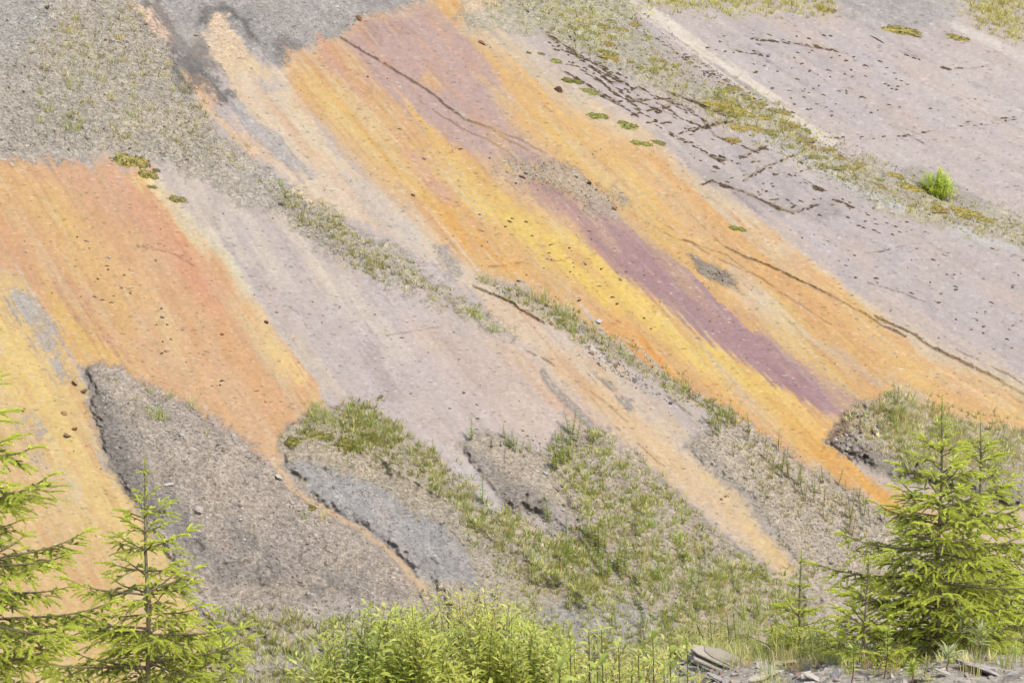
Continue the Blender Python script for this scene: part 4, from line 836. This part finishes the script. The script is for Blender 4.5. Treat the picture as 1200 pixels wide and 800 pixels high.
# low growth nobody could count
CVv, CVf, CVc = [], [], []; cn = 0
COVER = [('20,10 160,0 210,90 300,190 190,185 60,140', 520, (3, 7), .25, [(200, 188, 140), (190, 182, 120), (168, 164, 104)]), ('300,205 440,288 590,388 520,352 400,305 330,250', 260, (4, 8), .25, [(192, 184, 130), (178, 172, 110), (166, 168, 98)]),
  ('335,510 366,481 420,475 452,490 492,520 570,592 700,650 740,690 600,690 500,560 420,530', 1300, (4, 9), .15, [(176, 170, 100), (156, 158, 84), (190, 182, 128), (150, 160, 78)]),
  ('645,530 700,505 842,625 940,700 960,790 640,790 600,650 640,640 700,650', 3300, (4, 9), -.05, [(186, 182, 112), (172, 178, 100), (172, 172, 96), (156, 164, 84), (186, 180, 124), (178, 176, 90)]),
  ('846,485 962,556 1076,625 1000,720 936,680 900,600', 450, (3, 7), .25, [(186, 178, 120), (172, 160, 104)]), ('985,495 1050,465 1200,505 1200,560 1060,545', 1000, (4, 10), .1, [(204, 194, 146), (186, 184, 124), (164, 168, 100)]),
  ('560,0 735,0 760,45 870,106 1022,192 1140,240 1200,262 1200,288 1022,236 842,142 642,42', 1300, (3, 6), .15, [(196, 188, 116), (206, 194, 100), (184, 176, 122), (170, 168, 96)]), ('745,-10 980,-10 980,16 760,14', 500, (3, 7), 0, [(204, 194, 110), (182, 176, 110)]), ('1120,-10 1200,-10 1200,52 1150,30', 400, (3, 7), -.1, [(204, 194, 110), (190, 184, 124)]),
  ('565,325 690,380 870,498 850,492 690,398 600,350', 260, (4, 8), .15, [(182, 178, 112), (160, 160, 94)]), ('240,715 560,740 560,820 240,820', 900, (6, 13), 0, [(190, 184, 124), (164, 168, 92)])]
for poly, n, (a, b), cl_, cols in COVER + [(None, 9000, (7, 18), 0, [(186, 184, 112), (164, 174, 92), (196, 188, 130)])]:
    if poly: q = scatter(poly, n, cl_) + rng.normal(0, 7, (n, 2)); P = surf(q[:, 0], q[:, 1])
    else:
        bx_ = rng.uniform(-2.5, 6.5, n * 5); by_ = rng.uniform(15, 25, n * 5); k = np.sin(bx_ * 2.1 + np.sin(by_ * 1.7)) * np.cos(by_ * 1.9 + bx_) + .5 * (by_ - 20) + rng.normal(0, .3, n * 5) > -.1
        bx_, by_ = bx_[k][:n], by_[k][:n]; P = np.stack([bx_, by_, land_rel(bx_, by_) + CAM[2]], -1)
    nb = 7
    h = rng.uniform(a, b, n) / px_scale(P); az = rng.uniform(0, 6.28, (n, nb)); le = rng.uniform(.3, 1.1, (n, nb)); hh = h[:, None] * rng.uniform(.5, 1.1, (n, nb))
    d = np.stack([np.cos(az), np.sin(az), np.zeros_like(az)], -1); sd_ = np.stack([-np.sin(az), np.cos(az), np.zeros_like(az)], -1); base = P[:, None] + d * (h * .25)[:, None, None]
    tip = base + d * (hh * le)[..., None] + np.array([0, 0, 1.]) * hh[..., None]; wd = (hh * .12)[..., None]
    T = np.stack([base - sd_ * wd, base + sd_ * wd, tip], 2).reshape(-1, 3)
    CVv.append(T); CVf.append(np.arange(len(T)).reshape(-1, 3) + cn); cn += len(T)
    CVc.append(np.repeat(alb(np.array(cols, float)[rng.integers(0, len(cols), n)]) * 2.5 * rng.uniform(.75, 1.15, (n, 1)), nb * 3, 0))
tag(link('low_ground_cover', np_mesh('low_ground_cover', np.concatenate(CVv), np.concatenate(CVf), M_GRASS, col=np.concatenate(CVc))), 'low dry grass and herbs covering the debris', 'ground cover', kind='stuff')

# ------------------------------------------------------------------ spruces
NEW, MIDN, OLD = alb((208, 214, 100)) * 2.5, alb((190, 194, 96)) * 2.1, alb((156, 162, 86)) * 1.6
def needles(mb, r, p0, d, L_, n, c, nl=.017, droop=.35, w_=.0058):
    d = Vector(d).normalized(); a = d.orthogonal().normalized(); b = d.cross(a); V_, Fc = [], []; cc = []
    path = lambda s: Vector(p0) + d * s - Vector((0, 0, droop * s * s / max(L_, .02)))
    mb.tube([path(0), path(L_ * .5), path(L_)], [.0035, .003, .0015], 3, 1, np.array(c) * .8)
    n = int(n * 1.5)
    for k in range(n):
        s = L_ * (k + r.random()) / n; q = path(s); t = k * 2.4 + r.gauss(0, .3); rad = a * math.cos(t) + b * math.sin(t)
        fall = Vector((0, 0, -2 * droop * s / max(L_, .02))); dd = (d + fall * .5).normalized()
        nd = (dd * .75 + rad * .75 + Vector((0, 0, .12))).normalized(); l = nl * r.uniform(.8, 1.15) * (1 if s < L_ * .85 else .8); sv = nd.cross(dd).normalized() * w_
        i = len(V_); V_ += [q - sv, q + sv, q + nd * l]; Fc.append((i, i + 1, i + 2)); cc += [np.array(c) * r.uniform(.8, 1.15)] * 3
    mb.add(V_, Fc, 1, np.array(cc))
def spruce_branch(L_, seed):
    r = random.Random(seed); mb = MB(); sag = r.uniform(.14, .24) * min(1, L_ / .5)
    ax_ = lambda t: Vector((L_ * t, .04 * L_ * math.sin(3 * t + seed), L_ * (.06 * t - sag * t * t * 1.5 + sag * 1.5 * t ** 3)))
    N_ = 7; mb.tube([ax_(i / N_) for i in range(N_ + 1)], [.011 * L_ ** .5 * (1 - i / N_ * .8) + .002 for i in range(N_ + 1)], 5, 0, alb((160, 142, 112)))
    n_ax = int(L_ * 26)
    for k in range(n_ax):                                                                   # old needles on the axis
        t = .15 + .8 * k / n_ax; needles(mb, r, ax_(t), ax_(min(t + .05, 1)) - ax_(t), .03, 5, OLD if t < .7 else MIDN, .018, 0)
    s = max(.10, .12 * L_); side = 1
    while s < L_ * .97:
        t = s / L_; p = ax_(t); fw = (ax_(min(1, t + .04)) - ax_(t - .04)).normalized(); side = -side
        tl = min(.42 * (L_ - s) + .05, .38) * r.uniform(.7, 1.15); lat = Vector((-fw.y, fw.x, 0)).normalized() * side
        d = (fw * r.uniform(.55, .85) + lat * r.uniform(.7, 1.0) + Vector((0, 0, r.uniform(-.35, .05)))).normalized()
        if tl > .09:
            tw = lambda x: p + d * x + Vector((0, 0, -.35 * x * x / max(tl, .1) * .5))
            mb.tube([tw(0), tw(tl * .5), tw(tl)], [.004, .003, .002], 3, 0, alb((160, 150, 104)))
            x = .04; s2 = 1
            while x < tl:
                s2 = -s2; l2 = Vector((-d.y, d.x, 0)).normalized() * s2
                newp = x > tl * .4 or t > .7
                needles(mb, r, tw(x), (d * .75 + l2 * r.uniform(.5, .9) + Vector((0, 0, r.uniform(-.35, .25)))), r.uniform(.085, .14), 26, NEW if newp and r.random() < .8 else (MIDN if r.random() < .6 else OLD), .023, r.uniform(.1, .5))
                if r.random() < .5: needles(mb, r, tw(x), d + Vector((0, 0, .2)), .05, 9, OLD, .02, 0)
                x += r.uniform(.038, .062)
            needles(mb, r, tw(tl), d + Vector((0, 0, r.uniform(-.2, .2))), r.uniform(.11, .16), 30, NEW, .024, .25)
        else: needles(mb, r, p, d, max(.05, tl), 20, NEW, .022, .4)
        s += r.uniform(.045, .075)
    fw = (ax_(1) - ax_(.9)).normalized()
    for a in (-.7, 0, .7): needles(mb, r, ax_(1), Euler((0, 0, a)).to_matrix() @ fw, r.uniform(.1, .14) if a else .16, 30, NEW, .023, .25)
    return mb.mesh('branch', [M_BARK, M_NEEDLE])
BCL = [.14, .24, .36, .5, .68, .88, 1.1]; BR_M = {L_: [spruce_branch(L_, int(L_ * 100) * 7 + k) for k in range(3)] for L_ in BCL}
def spruce(base, top, label, ratio=.42, wh=.27, seed=1, lead=.16, name='young_spruce', rot0=0.0, skip=0):
    r = random.Random(seed); base = Vector(base); top = Vector(top); H = (top - base).length
    root = link(name, None, None, base); tag(root, label, 'spruce')
    d = top - base; mb = MB(); n = 12
    pt = lambda t: d * t + Vector((.012 * math.sin(7 * t + seed), .012 * math.cos(5 * t), 0)) * H * (1 - t)
    mb.tube([pt(i / n * (1 - lead * .4 / H)) for i in range(n + 1)], [.006 + .0095 * H * (1 - i / n) for i in range(n + 1)], 8, 0, alb((170, 156, 120)))
    link('trunk', mb.mesh('trunk', [M_BARK]), root)
    mb = MB(); rr = random.Random(seed)
    needles(mb, rr, pt(1 - lead / H), d.normalized(), lead, 46, NEW, .022, 0)
    for k in range(4): a = k * 1.6 + r.random(); needles(mb, rr, pt(1 - lead / H), (math.cos(a), math.sin(a), .35), r.uniform(.06, .1), 22, NEW, .017, .35)
    for k in range(int((H * .3) * 30)): needles(mb, rr, pt(1 - lead / H - k / 30 / H), d.normalized() + Vector((math.cos(k * 2.4), math.sin(k * 2.4), 0)) * .8, .03, 6, MIDN, .018, 0)
    link('leader_shoot', mb.mesh('leader_shoot', [M_BARK, M_NEEDLE]), root)
    h = H - lead - .10; w_i = 0
    while h > .12:
        depth = H - h; L_ = min(1.12, .03 + (ratio + .05) * max(0, depth - .24)); big = w_i % 2 == 0 or depth < .4
        nb = 6 if big else 4; a0 = rot0 + r.uniform(0, 6.28)
        for k in range(nb):
            l = L_ * (1 if big else .68) * r.uniform(.6, 1.15); cls = min(BCL, key=lambda c: abs(c - l)); a = a0 + k * 6.283 / nb + r.gauss(0, .18)
            el = R(34 - 30 * min(1, depth / 1.6)) + r.gauss(0, .08)
            link('branch', r.choice(BR_M[cls]), root, pt((h + r.gauss(0, .02)) / H), Euler((r.gauss(0, .12), -el, a)), l / cls)
        h -= (wh * (.46 if depth < .4 else .62)) * r.uniform(.7, 1.3); w_i += 1
    return root
def at(u, v, y): d = ray(u, v); return CAM + d * (y / d[1])
def stand(u, y, vtop, lean=0):
    b = bank_at(u, y); return b - np.array([0, 0, .05]), at(u + lean, vtop, y)
for (u, y, vt, lb, ra, wh, sd_, le, lead) in [
   (168, 17.0, 538, 'young spruce with bare pointed top left of the dark gravel mound', .56, .30, 11, 2, .12), (-36, 14.2, 372, 'large young spruce cut off by the left edge', .54, .34, 5, 0, .2),
   (1104, 18.6, 466, 'densest young spruce at right with tall leader', .60, .20, 21, 0, .20), (1153, 20.0, 482, 'thinner young spruce just right of the densest one', .56, .22, 33, -4, .30),
   (1016, 18.2, 648, 'small yellowish spruce left of the densest one', .55, .24, 45, 2, .10), (939, 20.6, 644, 'tiny spruce below the end of the peach strip', .34, .22, 57, 0, .12)]:
    b, t = stand(u, y, vt, le); spruce(b, t, lb, ra, wh, sd_, lead)

# ------------------------------------------------------------------ leafy shrubs in front
def leaf_geo(p, d, L_, w_, fold=.25, curl=.25):
    d = Vector(d).normalized(); s = d.cross(Vector((0, 0, 1)))
    s = s.normalized() if s.length > .05 else Vector((1, 0, 0)); n = s.cross(d); p = Vector(p)
    m = p + d * L_ * .5 - n * 0; t = p + d * L_ - Vector((0, 0, curl * L_)); u1 = s * w_ * .5 + n * fold * w_
    return [p, p + d * L_ * .3 + u1 * .85, p + d * L_ * .68 + u1 * .75 - Vector((0, 0, curl * L_ * .4)), t, p + d * L_ * .68 - s * w_ * .375 + n * fold * w_ * .75 - Vector((0, 0, curl * L_ * .4)), p + d * L_ * .3 - s * w_ * .425 + n * fold * w_ * .85, m - Vector((0, 0, curl * L_ * .12))], [(0, 6, 1), (1, 6, 2), (2, 6, 3), (3, 6, 4), (4, 6, 5), (5, 6, 0)]
def leafy_branch(name, seed, L_=.5, nl=64, ll=.066, lw=.40, c0=(176, 186, 88), c1=(212, 212, 128), stem=(176, 160, 104)):
    r = random.Random(seed); mb = MB(); bend = Vector((r.gauss(0, .12), r.gauss(0, .12), 0))
    q = lambda t: Vector((0, 0, L_ * t)) + bend * L_ * t * t
    mb.tube([q(0), q(.5), q(1)], [.0045, .003, .0012], 4, 0, alb(stem) * .7)
    for k in range(nl):
        t = .08 + .92 * (k + r.random() * .5) / nl; a = k * 2.4 + r.gauss(0, .35); up = r.uniform(.25, 1.0)
        l = ll * r.uniform(.65, 1.2) * (1.1 - .35 * t); f = r.random() * (.4 + .6 * t); c = (alb(c0) * (1 - f) + alb(c1) * f) * 2.55
        if r.random() < .06: c = alb((214, 208, 170)) * .8
        off = Vector((math.cos(a), math.sin(a), 0)) * r.uniform(.0, .05)
        V_, Fc = leaf_geo(q(min(t, 1)) + off, (math.cos(a), math.sin(a), up), l, l * lw, .2, r.uniform(0, .35)); mb.add(V_, Fc, 1, c)
    return mb.mesh(name, [M_BARK, M_LEAF])
LB = [leafy_branch('leafy_branch', 60 + i, .5, 40, .125, .48, (160, 178, 80), (208, 212, 104)) for i in range(3)]
WB = [leafy_branch('leafy_branch', i) for i in range(6)]; WBy = [leafy_branch('leafy_branch', 20 + i,   .5, 44, .052, .46, (190, 192, 96), (220, 216, 134)) for i in range(4)]
def shrub(label, base, brs, meshes, name='willow_shrub', scale=1.0, cat='shrub', group=None, nstem=5, bright=1.0):
    """brs: tips of the leafy branches; stems run from the base towards them"""
    base = Vector(base); root = link(name, None, None, base); tag(root, label, cat, group)
    for k in range(nstem):
        e = Vector(random.choice(brs)) - base; mb = MB(); b0 = Vector((random.gauss(0, .06), random.gauss(0, .06), -.05))
        mb.tube([b0, b0 * .5 + e * .45 + Vector((0, 0, .05)), e], [.011, .008, .004], 5, 0, alb((176, 160, 130)) * .7); link('stem', mb.mesh('stem', [M_BARK]), root)
    for tp in brs:
        e = Vector(tp) - base; s = scale * random.uniform(.75, 1.2); dv = Vector((e.x * .6 + random.gauss(0, .12), e.y * .6 + random.gauss(0, .12), max(.35, e.z))).normalized()
        o = link('leafy_branch', random.choice(meshes), root, e - dv * .5 * s, None, s); o.rotation_euler = (dv.to_track_quat('Z', 'Y') @ Euler((0, 0, random.uniform(0, 6.28))).to_quaternion()).to_euler()
        k = random.uniform(.82, 1.12) * bright; o.color = (k * random.uniform(.92, 1.08), k, k * random.uniform(.75, 1.15), 1)
    return root
def crown(poly, n, y0, y1):
    P = pts(poly); out = []
    lo, hi = P.min(0), P.max(0)
    while len(out) < n:
        u, v = random.uniform(lo[0], hi[0]), random.uniform(lo[1], hi[1])
        if inpoly(P, np.array(u), np.array(v)): out.append(at(u, v, random.uniform(y0, y1)))
    return out
shrub('dense leafy willow shrub at the bottom, left of the middle', bank_at(440, 10.2), crown('360,765 385,728 420,710 470,704 520,722 560,780 560,860 360,860', 230, 9.8, 10.6), WB, nstem=3)
shrub('airy yellow-green willow shrub rising highest at the bottom', bank_at(545, 11.4), crown('440,720 490,692 530,680 550,666 575,690 600,690 625,705 600,770 480,800 430,760', 150, 11.0, 11.8), WBy, nstem=3)
shrub('bright green willow shrub at the bottom, right of the airy one', bank_at(600, 10.6), crown('510,750 560,715 610,704 650,724 690,765 700,860 490,860', 230, 10.2, 11.0), WB, nstem=3)
shrub('soft pale willow shrub at the bottom behind the broad-leaved seedlings', bank_at(720, 9.6), crown('640,768 670,745 720,750 770,752 815,770 830,860 640,860', 170, 9.2, 10.0), WBy, nstem=3)
shrub('low leafy bush behind the slate rocks', bank_at(920, 20.6), crown('845,762 870,742 910,728 950,735 962,752 955,768 850,772', 70, 20.2, 21.2), WB, 'leafy_bush', .62, nstem=6)
shrub('tangled green bush left of the low leafy bush', bank_at(835, 21.5), crown('790,765 800,735 830,720 860,740 850,768', 40, 21.0, 22.0), WBy, 'leafy_bush', .62, nstem=6)
shrub('loose green bush between the small spruces', bank_at(985, 19.6), crown('950,790 955,715 985,705 1010,740 1030,790', 38, 19.2, 20.4), WB, 'leafy_bush', .62, nstem=6)
for u, v0, w_, y, lb in [(810, 715, 34, 22.5, 'yellowish bush at the foot of the middle mound'), (870, 700, 30, 23.5, 'pale green bush just below the end of the peach strip'), (960, 715, 30, 22.0, 'small leafy bush under the tiny spruce'), (1045, 745, 34, 17.6, 'green bush at the foot of the densest spruce, left side'),
        (1180, 735, 26, 18.4, 'low bush at the right edge beside the thinner spruce'), (1080, 765, 30, 17.0, 'low leafy bush in front of the densest spruce'), (770, 735, 26, 23.0, 'small bush right of the grey gravel patch'), (655, 712, 22, 24.0, 'tall green bush left of the grey gravel patch'), (905, 765, 22, 19.6, 'small herb bush growing between the slate blocks'), (945, 778, 22, 18.6, 'small herb bush beside the flat grey stone')]:
    shrub(lb, bank_at(u, y), crown(f'{u - w_},{v0 + 60} {u - w_ * .7},{v0 + 18} {u},{v0} {u + w_ * .7},{v0 + 14} {u + w_},{v0 + 60}', 30, y - .25, y + .25), random.choice([WB, WBy]), 'leafy_bush', .55, nstem=4)
pb = surf(np.array(1098), np.array(229))
_b = []
for k in range(105):
    a = random.uniform(0, 6.28); e = math.acos(random.uniform(0.0, 1)); rr = random.uniform(.45, 1.08); _b.append(pb + np.array([.95 * rr * math.sin(e) * math.cos(a), .6 * rr * math.sin(e) * math.sin(a), .15 + 1.15 * rr * math.cos(e)]))
shrub('small rounded bright green bush on the debris bank at upper right', pb, _b, LB, 'rounded_bush', 1.0, nstem=4, bright=1.25)
# broad-leaved sallow seedlings near the camera: every leaf its own piece
def single_leaf(name, L_, w_, c, seed):
    r = random.Random(seed); V_, Fc = leaf_geo((0, 0, 0), (1, 0, .15), L_, w_, .16, r.uniform(.1, .4)); mb = MB(); mb.add(V_, Fc, 0, alb(c) * 2.0); return mb.mesh(name, [M_LEAF])
LEAVES = [single_leaf('leaf', .085, .03, random.choice([(196, 208, 110), (182, 200, 96), (214, 216, 132)]), i) for i in range(6)]
PALEL = [single_leaf('leaf', .14, .018, (206, 212, 160), 30 + i) for i in range(4)]
def seedling(label, base, top, nl, meshes, name='sallow_seedling', sc_=1.0, group=None, stemc=(170, 140, 96)):
    base = Vector(base); e = Vector(top) - base; root = link(name, None, None, base); tag(root, label, 'seedling', group); mb = MB()
    mb.tube([(0, 0, -.05), e * .5 + Vector((.02, 0, 0)), e], [.007, .005, .002], 5, 0, alb(stemc) * .7); link('stem', mb.mesh('stem', [M_BARK]), root)
    for k in range(nl):
        t = 1 - .55 * (k / nl) ** 1.2; o = link('leaf', random.choice(meshes), root, e * t, (random.gauss(0, .3), -random.uniform(.1, 1.0) * (1 if t > .6 else .6), k * 2.4 + random.gauss(0, .3)), sc_ * random.uniform(.7, 1.2))
        c = random.uniform(.85, 1.1); o.color = (c, c, c * random.uniform(.8, 1.1), 1)
for i, (u, v, y, lb) in enumerate([(668, 752, 7.6, 'broad-leaved seedling at the bottom beside the bright willow'), (690, 740, 8.2, 'pale-tipped seedling, tallest left of the grey gravel patch'), (705, 738, 8.0, 'pale-tipped seedling in front of the grey gravel patch'), (725, 758, 7.4, 'low broad-leaved seedling below the grey gravel patch'),
        (748, 762, 7.8, 'broad-leaved seedling in the middle of the bottom right group'), (765, 744, 8.4, 'round-leaved seedling with thin stem above the bottom group'), (785, 755, 7.9, 'broad-leaved seedling second from the slate rocks'), (805, 752, 8.3, 'broad-leaved seedling nearest the slate rocks'),
        (655, 775, 7.0, 'lowest broad-leaved seedling beside the willow'), (700, 780, 7.0, 'large-leaved seedling at the bottom edge, left one'), (740, 785, 6.9, 'large-leaved seedling at the bottom edge, middle one'), (778, 782, 7.1, 'large-leaved seedling at the bottom edge, right one')]):
    seedling(lb, bank_at(u, y), at(u, v, y), 34, LEAVES, sc_=random.uniform(.6, .85))
for u, v, y, lb in [(1128, 722, 18.0, 'pale spiky-leaved willow seedling in front of the densest spruce'), (1150, 738, 17.8, 'smaller pale spiky seedling right of the first'), (1112, 765, 17.2, 'low pale seedling at the foot of the densest spruce')]:
    seedling(lb, bank_at(u, y), at(u, v, y), 40, PALEL, 'pale_willow_seedling', 1.2)
for u, v, y, lb in [(1040, 738, 17.4, 'reddish-stemmed sapling left of the densest spruce'), (1000, 760, 17.0, 'green sapling at the bottom left of the right spruces'), (1070, 778, 16.8, 'leafy sapling at the bottom edge below the right spruces')]:
    seedling(lb, bank_at(u, y), at(u, v, y), 44, LEAVES, 'leafy_sapling', 1.0, stemc=(170, 104, 80))
# ------------------------------------------------------------------ rocks of the near bank
def bank_rock(u, v, wpx, label, c, sc3=(1, 1, 1), rot=(0, 0, 0), mesh=None, name='rock', cat='rock', group=None):
    p = bank_pt(u, v); s = wpx / (F / p[1]) / 2; o = link(name, mesh or random.choice(BIGROCK), None, p + np.array([0, 0, s * .12 * sc3[2]]), rot, tuple(s * k for k in sc3)); tint(o, c); o.color = [k * 1.45 for k in o.color[:3]] + [1]; return tag(o, label, cat, group)
def slate(name, seed, L_, w_, h, layers=5):
    r = random.Random(seed); mb = MB(); z = -h / 2
    for k in range(layers):
        t = h / layers * r.uniform(.7, 1.2); n = 9; top = []; ox, oy = r.gauss(0, .08) * L_, r.gauss(0, .10) * w_
        for i in range(n):
            a = 2 * math.pi * i / n; sq = 1 / max(abs(math.cos(a)), abs(math.sin(a))) ** .75
            top.append((ox + L_ / 2 * math.cos(a) * sq * r.uniform(.72, 1.08), oy + w_ / 2 * math.sin(a) * sq * r.uniform(.68, 1.08)))
        V_ = [(x, y, z) for x, y in top] + [(x * .985, y * .98, z + t * .93 + r.gauss(0, .003)) for x, y in top]
        Fc = [tuple(range(n))[::-1], tuple(range(n, 2 * n))] + [(i, (i + 1) % n, n + (i + 1) % n, n + i) for i in range(n)]
        mb.add(V_, Fc, 0, alb((200, 190, 180)) * r.uniform(.8, 1.12)); z += t
    return mb.mesh(name, [M_STONE])
SL = [slate('slate_block', i, 2.0, .75, .30, 7 + i) for i in range(3)]
for u, v, w_, lb, c, rot, m in [(852, 783, 92, 'long layered slate block at the bottom, left of the flat slab', (196, 184, 164), (.1, .28, -.55), SL[0]), (830, 778, 60, 'narrow slate strip behind the long layered block', (200, 188, 168), (.2, .3, -.75), SL[1]),
     (895, 795, 46, 'pale splintered slate piece at the bottom edge', (216, 204, 184), (0, -.15, .5), SL[2]), (882, 768, 60, 'weathered grey slate heap below the low leafy bush', (190, 180, 168), (.1, .1, -.3), SL[1]), (918, 779, 34, 'flat mossy slab right of the slate heap', (202, 196, 164), (0, -.05, .2), SL[2])]:
    bank_rock(u, v, w_, lb, c, (1, 1, 1), rot, m, 'slate_block')
for u, v, w_, lb, c, sc3 in [(1148, 785, 66, 'large smooth grey boulder at the bottom right', (188, 180, 176), (1, .9, .8)), (1172, 762, 24, 'grey stone behind the large smooth boulder', (186, 178, 170), (1, 1, 1)), (1190, 772, 26, 'brownish stone at the right edge', (190, 172, 152), (1, 1, 1)), (1186, 795, 34, 'grey stone at the bottom right corner', (180, 174, 168), (1, 1, .8)),
     (1130, 771, 26, 'pale stone left of the large smooth boulder', (206, 196, 184), (1, 1, .8)), (1000, 781, 30, 'grey stone under the small yellowish spruce', (188, 180, 172), (1, 1, .7)), (980, 790, 26, 'small grey stone left of the small spruce', (182, 176, 170), (1, 1, .7)), (1085, 796, 36, 'grey stone below the reddish sapling', (190, 182, 176), (1, 1, .6)),
     (940, 793, 36, 'flat grey stone at the bottom right of the slate blocks', (196, 188, 176), (1, .8, .5)), (960, 770, 22, 'small brown stone beside the low leafy bush', (170, 150, 130), (1, 1, .7)), (806, 776, 26, 'grey stone at the left end of the slate blocks', (176, 170, 166), (1, 1, .7)), (720, 795, 24, 'pale stone among the broad-leaved seedlings', (206, 198, 190), (1, 1, .7))]:
    bank_rock(u, v, w_, lb, c, sc3, (random.gauss(0, .2), random.gauss(0, .2), random.uniform(0, 6)))
for i, (u, v, w_) in enumerate([(812, 790, 34), (842, 796, 30), (866, 772, 40), (900, 786, 30), (930, 770, 26), (955, 796, 34), (1065, 770, 28), (1110, 790, 30)]):
    bank_rock(u, v, w_, ['grey slate flake at the left end of the slate heap', 'slate flake at the bottom edge under the long block', 'thin slate plate behind the long block', 'broken slate plate right of the long block', 'small slate plate beside the flat mossy slab', 'slate plate at the bottom edge left of the small spruce', 'slate plate under the densest spruce', 'slate plate left of the large smooth boulder'][i],
              random.choice([(206, 196, 180), (190, 182, 172), (214, 204, 186)]), (1, 1, .7), (random.gauss(0, .2), random.gauss(.1, .2), random.uniform(-1, 1)), SL[i % 3], 'slate_block')
for i in range(44):
    u, v = random.uniform(790, 1205), random.uniform(762, 802); c = random.choice(WARM); kind = 'pale' if c[0] >= 200 else 'grey-brown'
    bank_rock(u, v, random.uniform(5, 13), f"small {kind} stone on the near bank, {'behind' if v < 776 else 'amid' if v < 789 else 'below'} {'the slate blocks' if u < 930 else 'the small spruce' if u < 1060 else 'the densest spruce' if u < 1130 else 'the smooth boulder'}", c, rot=(0, 0, random.uniform(0, 6)), mesh=random.choice(STONES), name='stone', cat='stone', group=f'{kind} stones on the near bank')
for i in range(70):
    u = random.uniform(640, 1210); y = random.uniform(17, 22); p = bank_at(u, y); o = link('grass_tuft', random.choice(TUFT), None, p, (0, 0, random.uniform(0, 6)), random.uniform(.5, 1.0)); o.color = (random.uniform(.85, 1.1), random.uniform(.9, 1.05), .9, 1)
    tag(o, f"{size_word(o.scale[0], .5, 1.0)} grass tuft on the near bank at bottom, {'left' if u < 830 else 'centre' if u < 1020 else 'right'} {'nearer' if y < 19.5 else 'farther'} part", 'grass', 'tufts on the near bank')
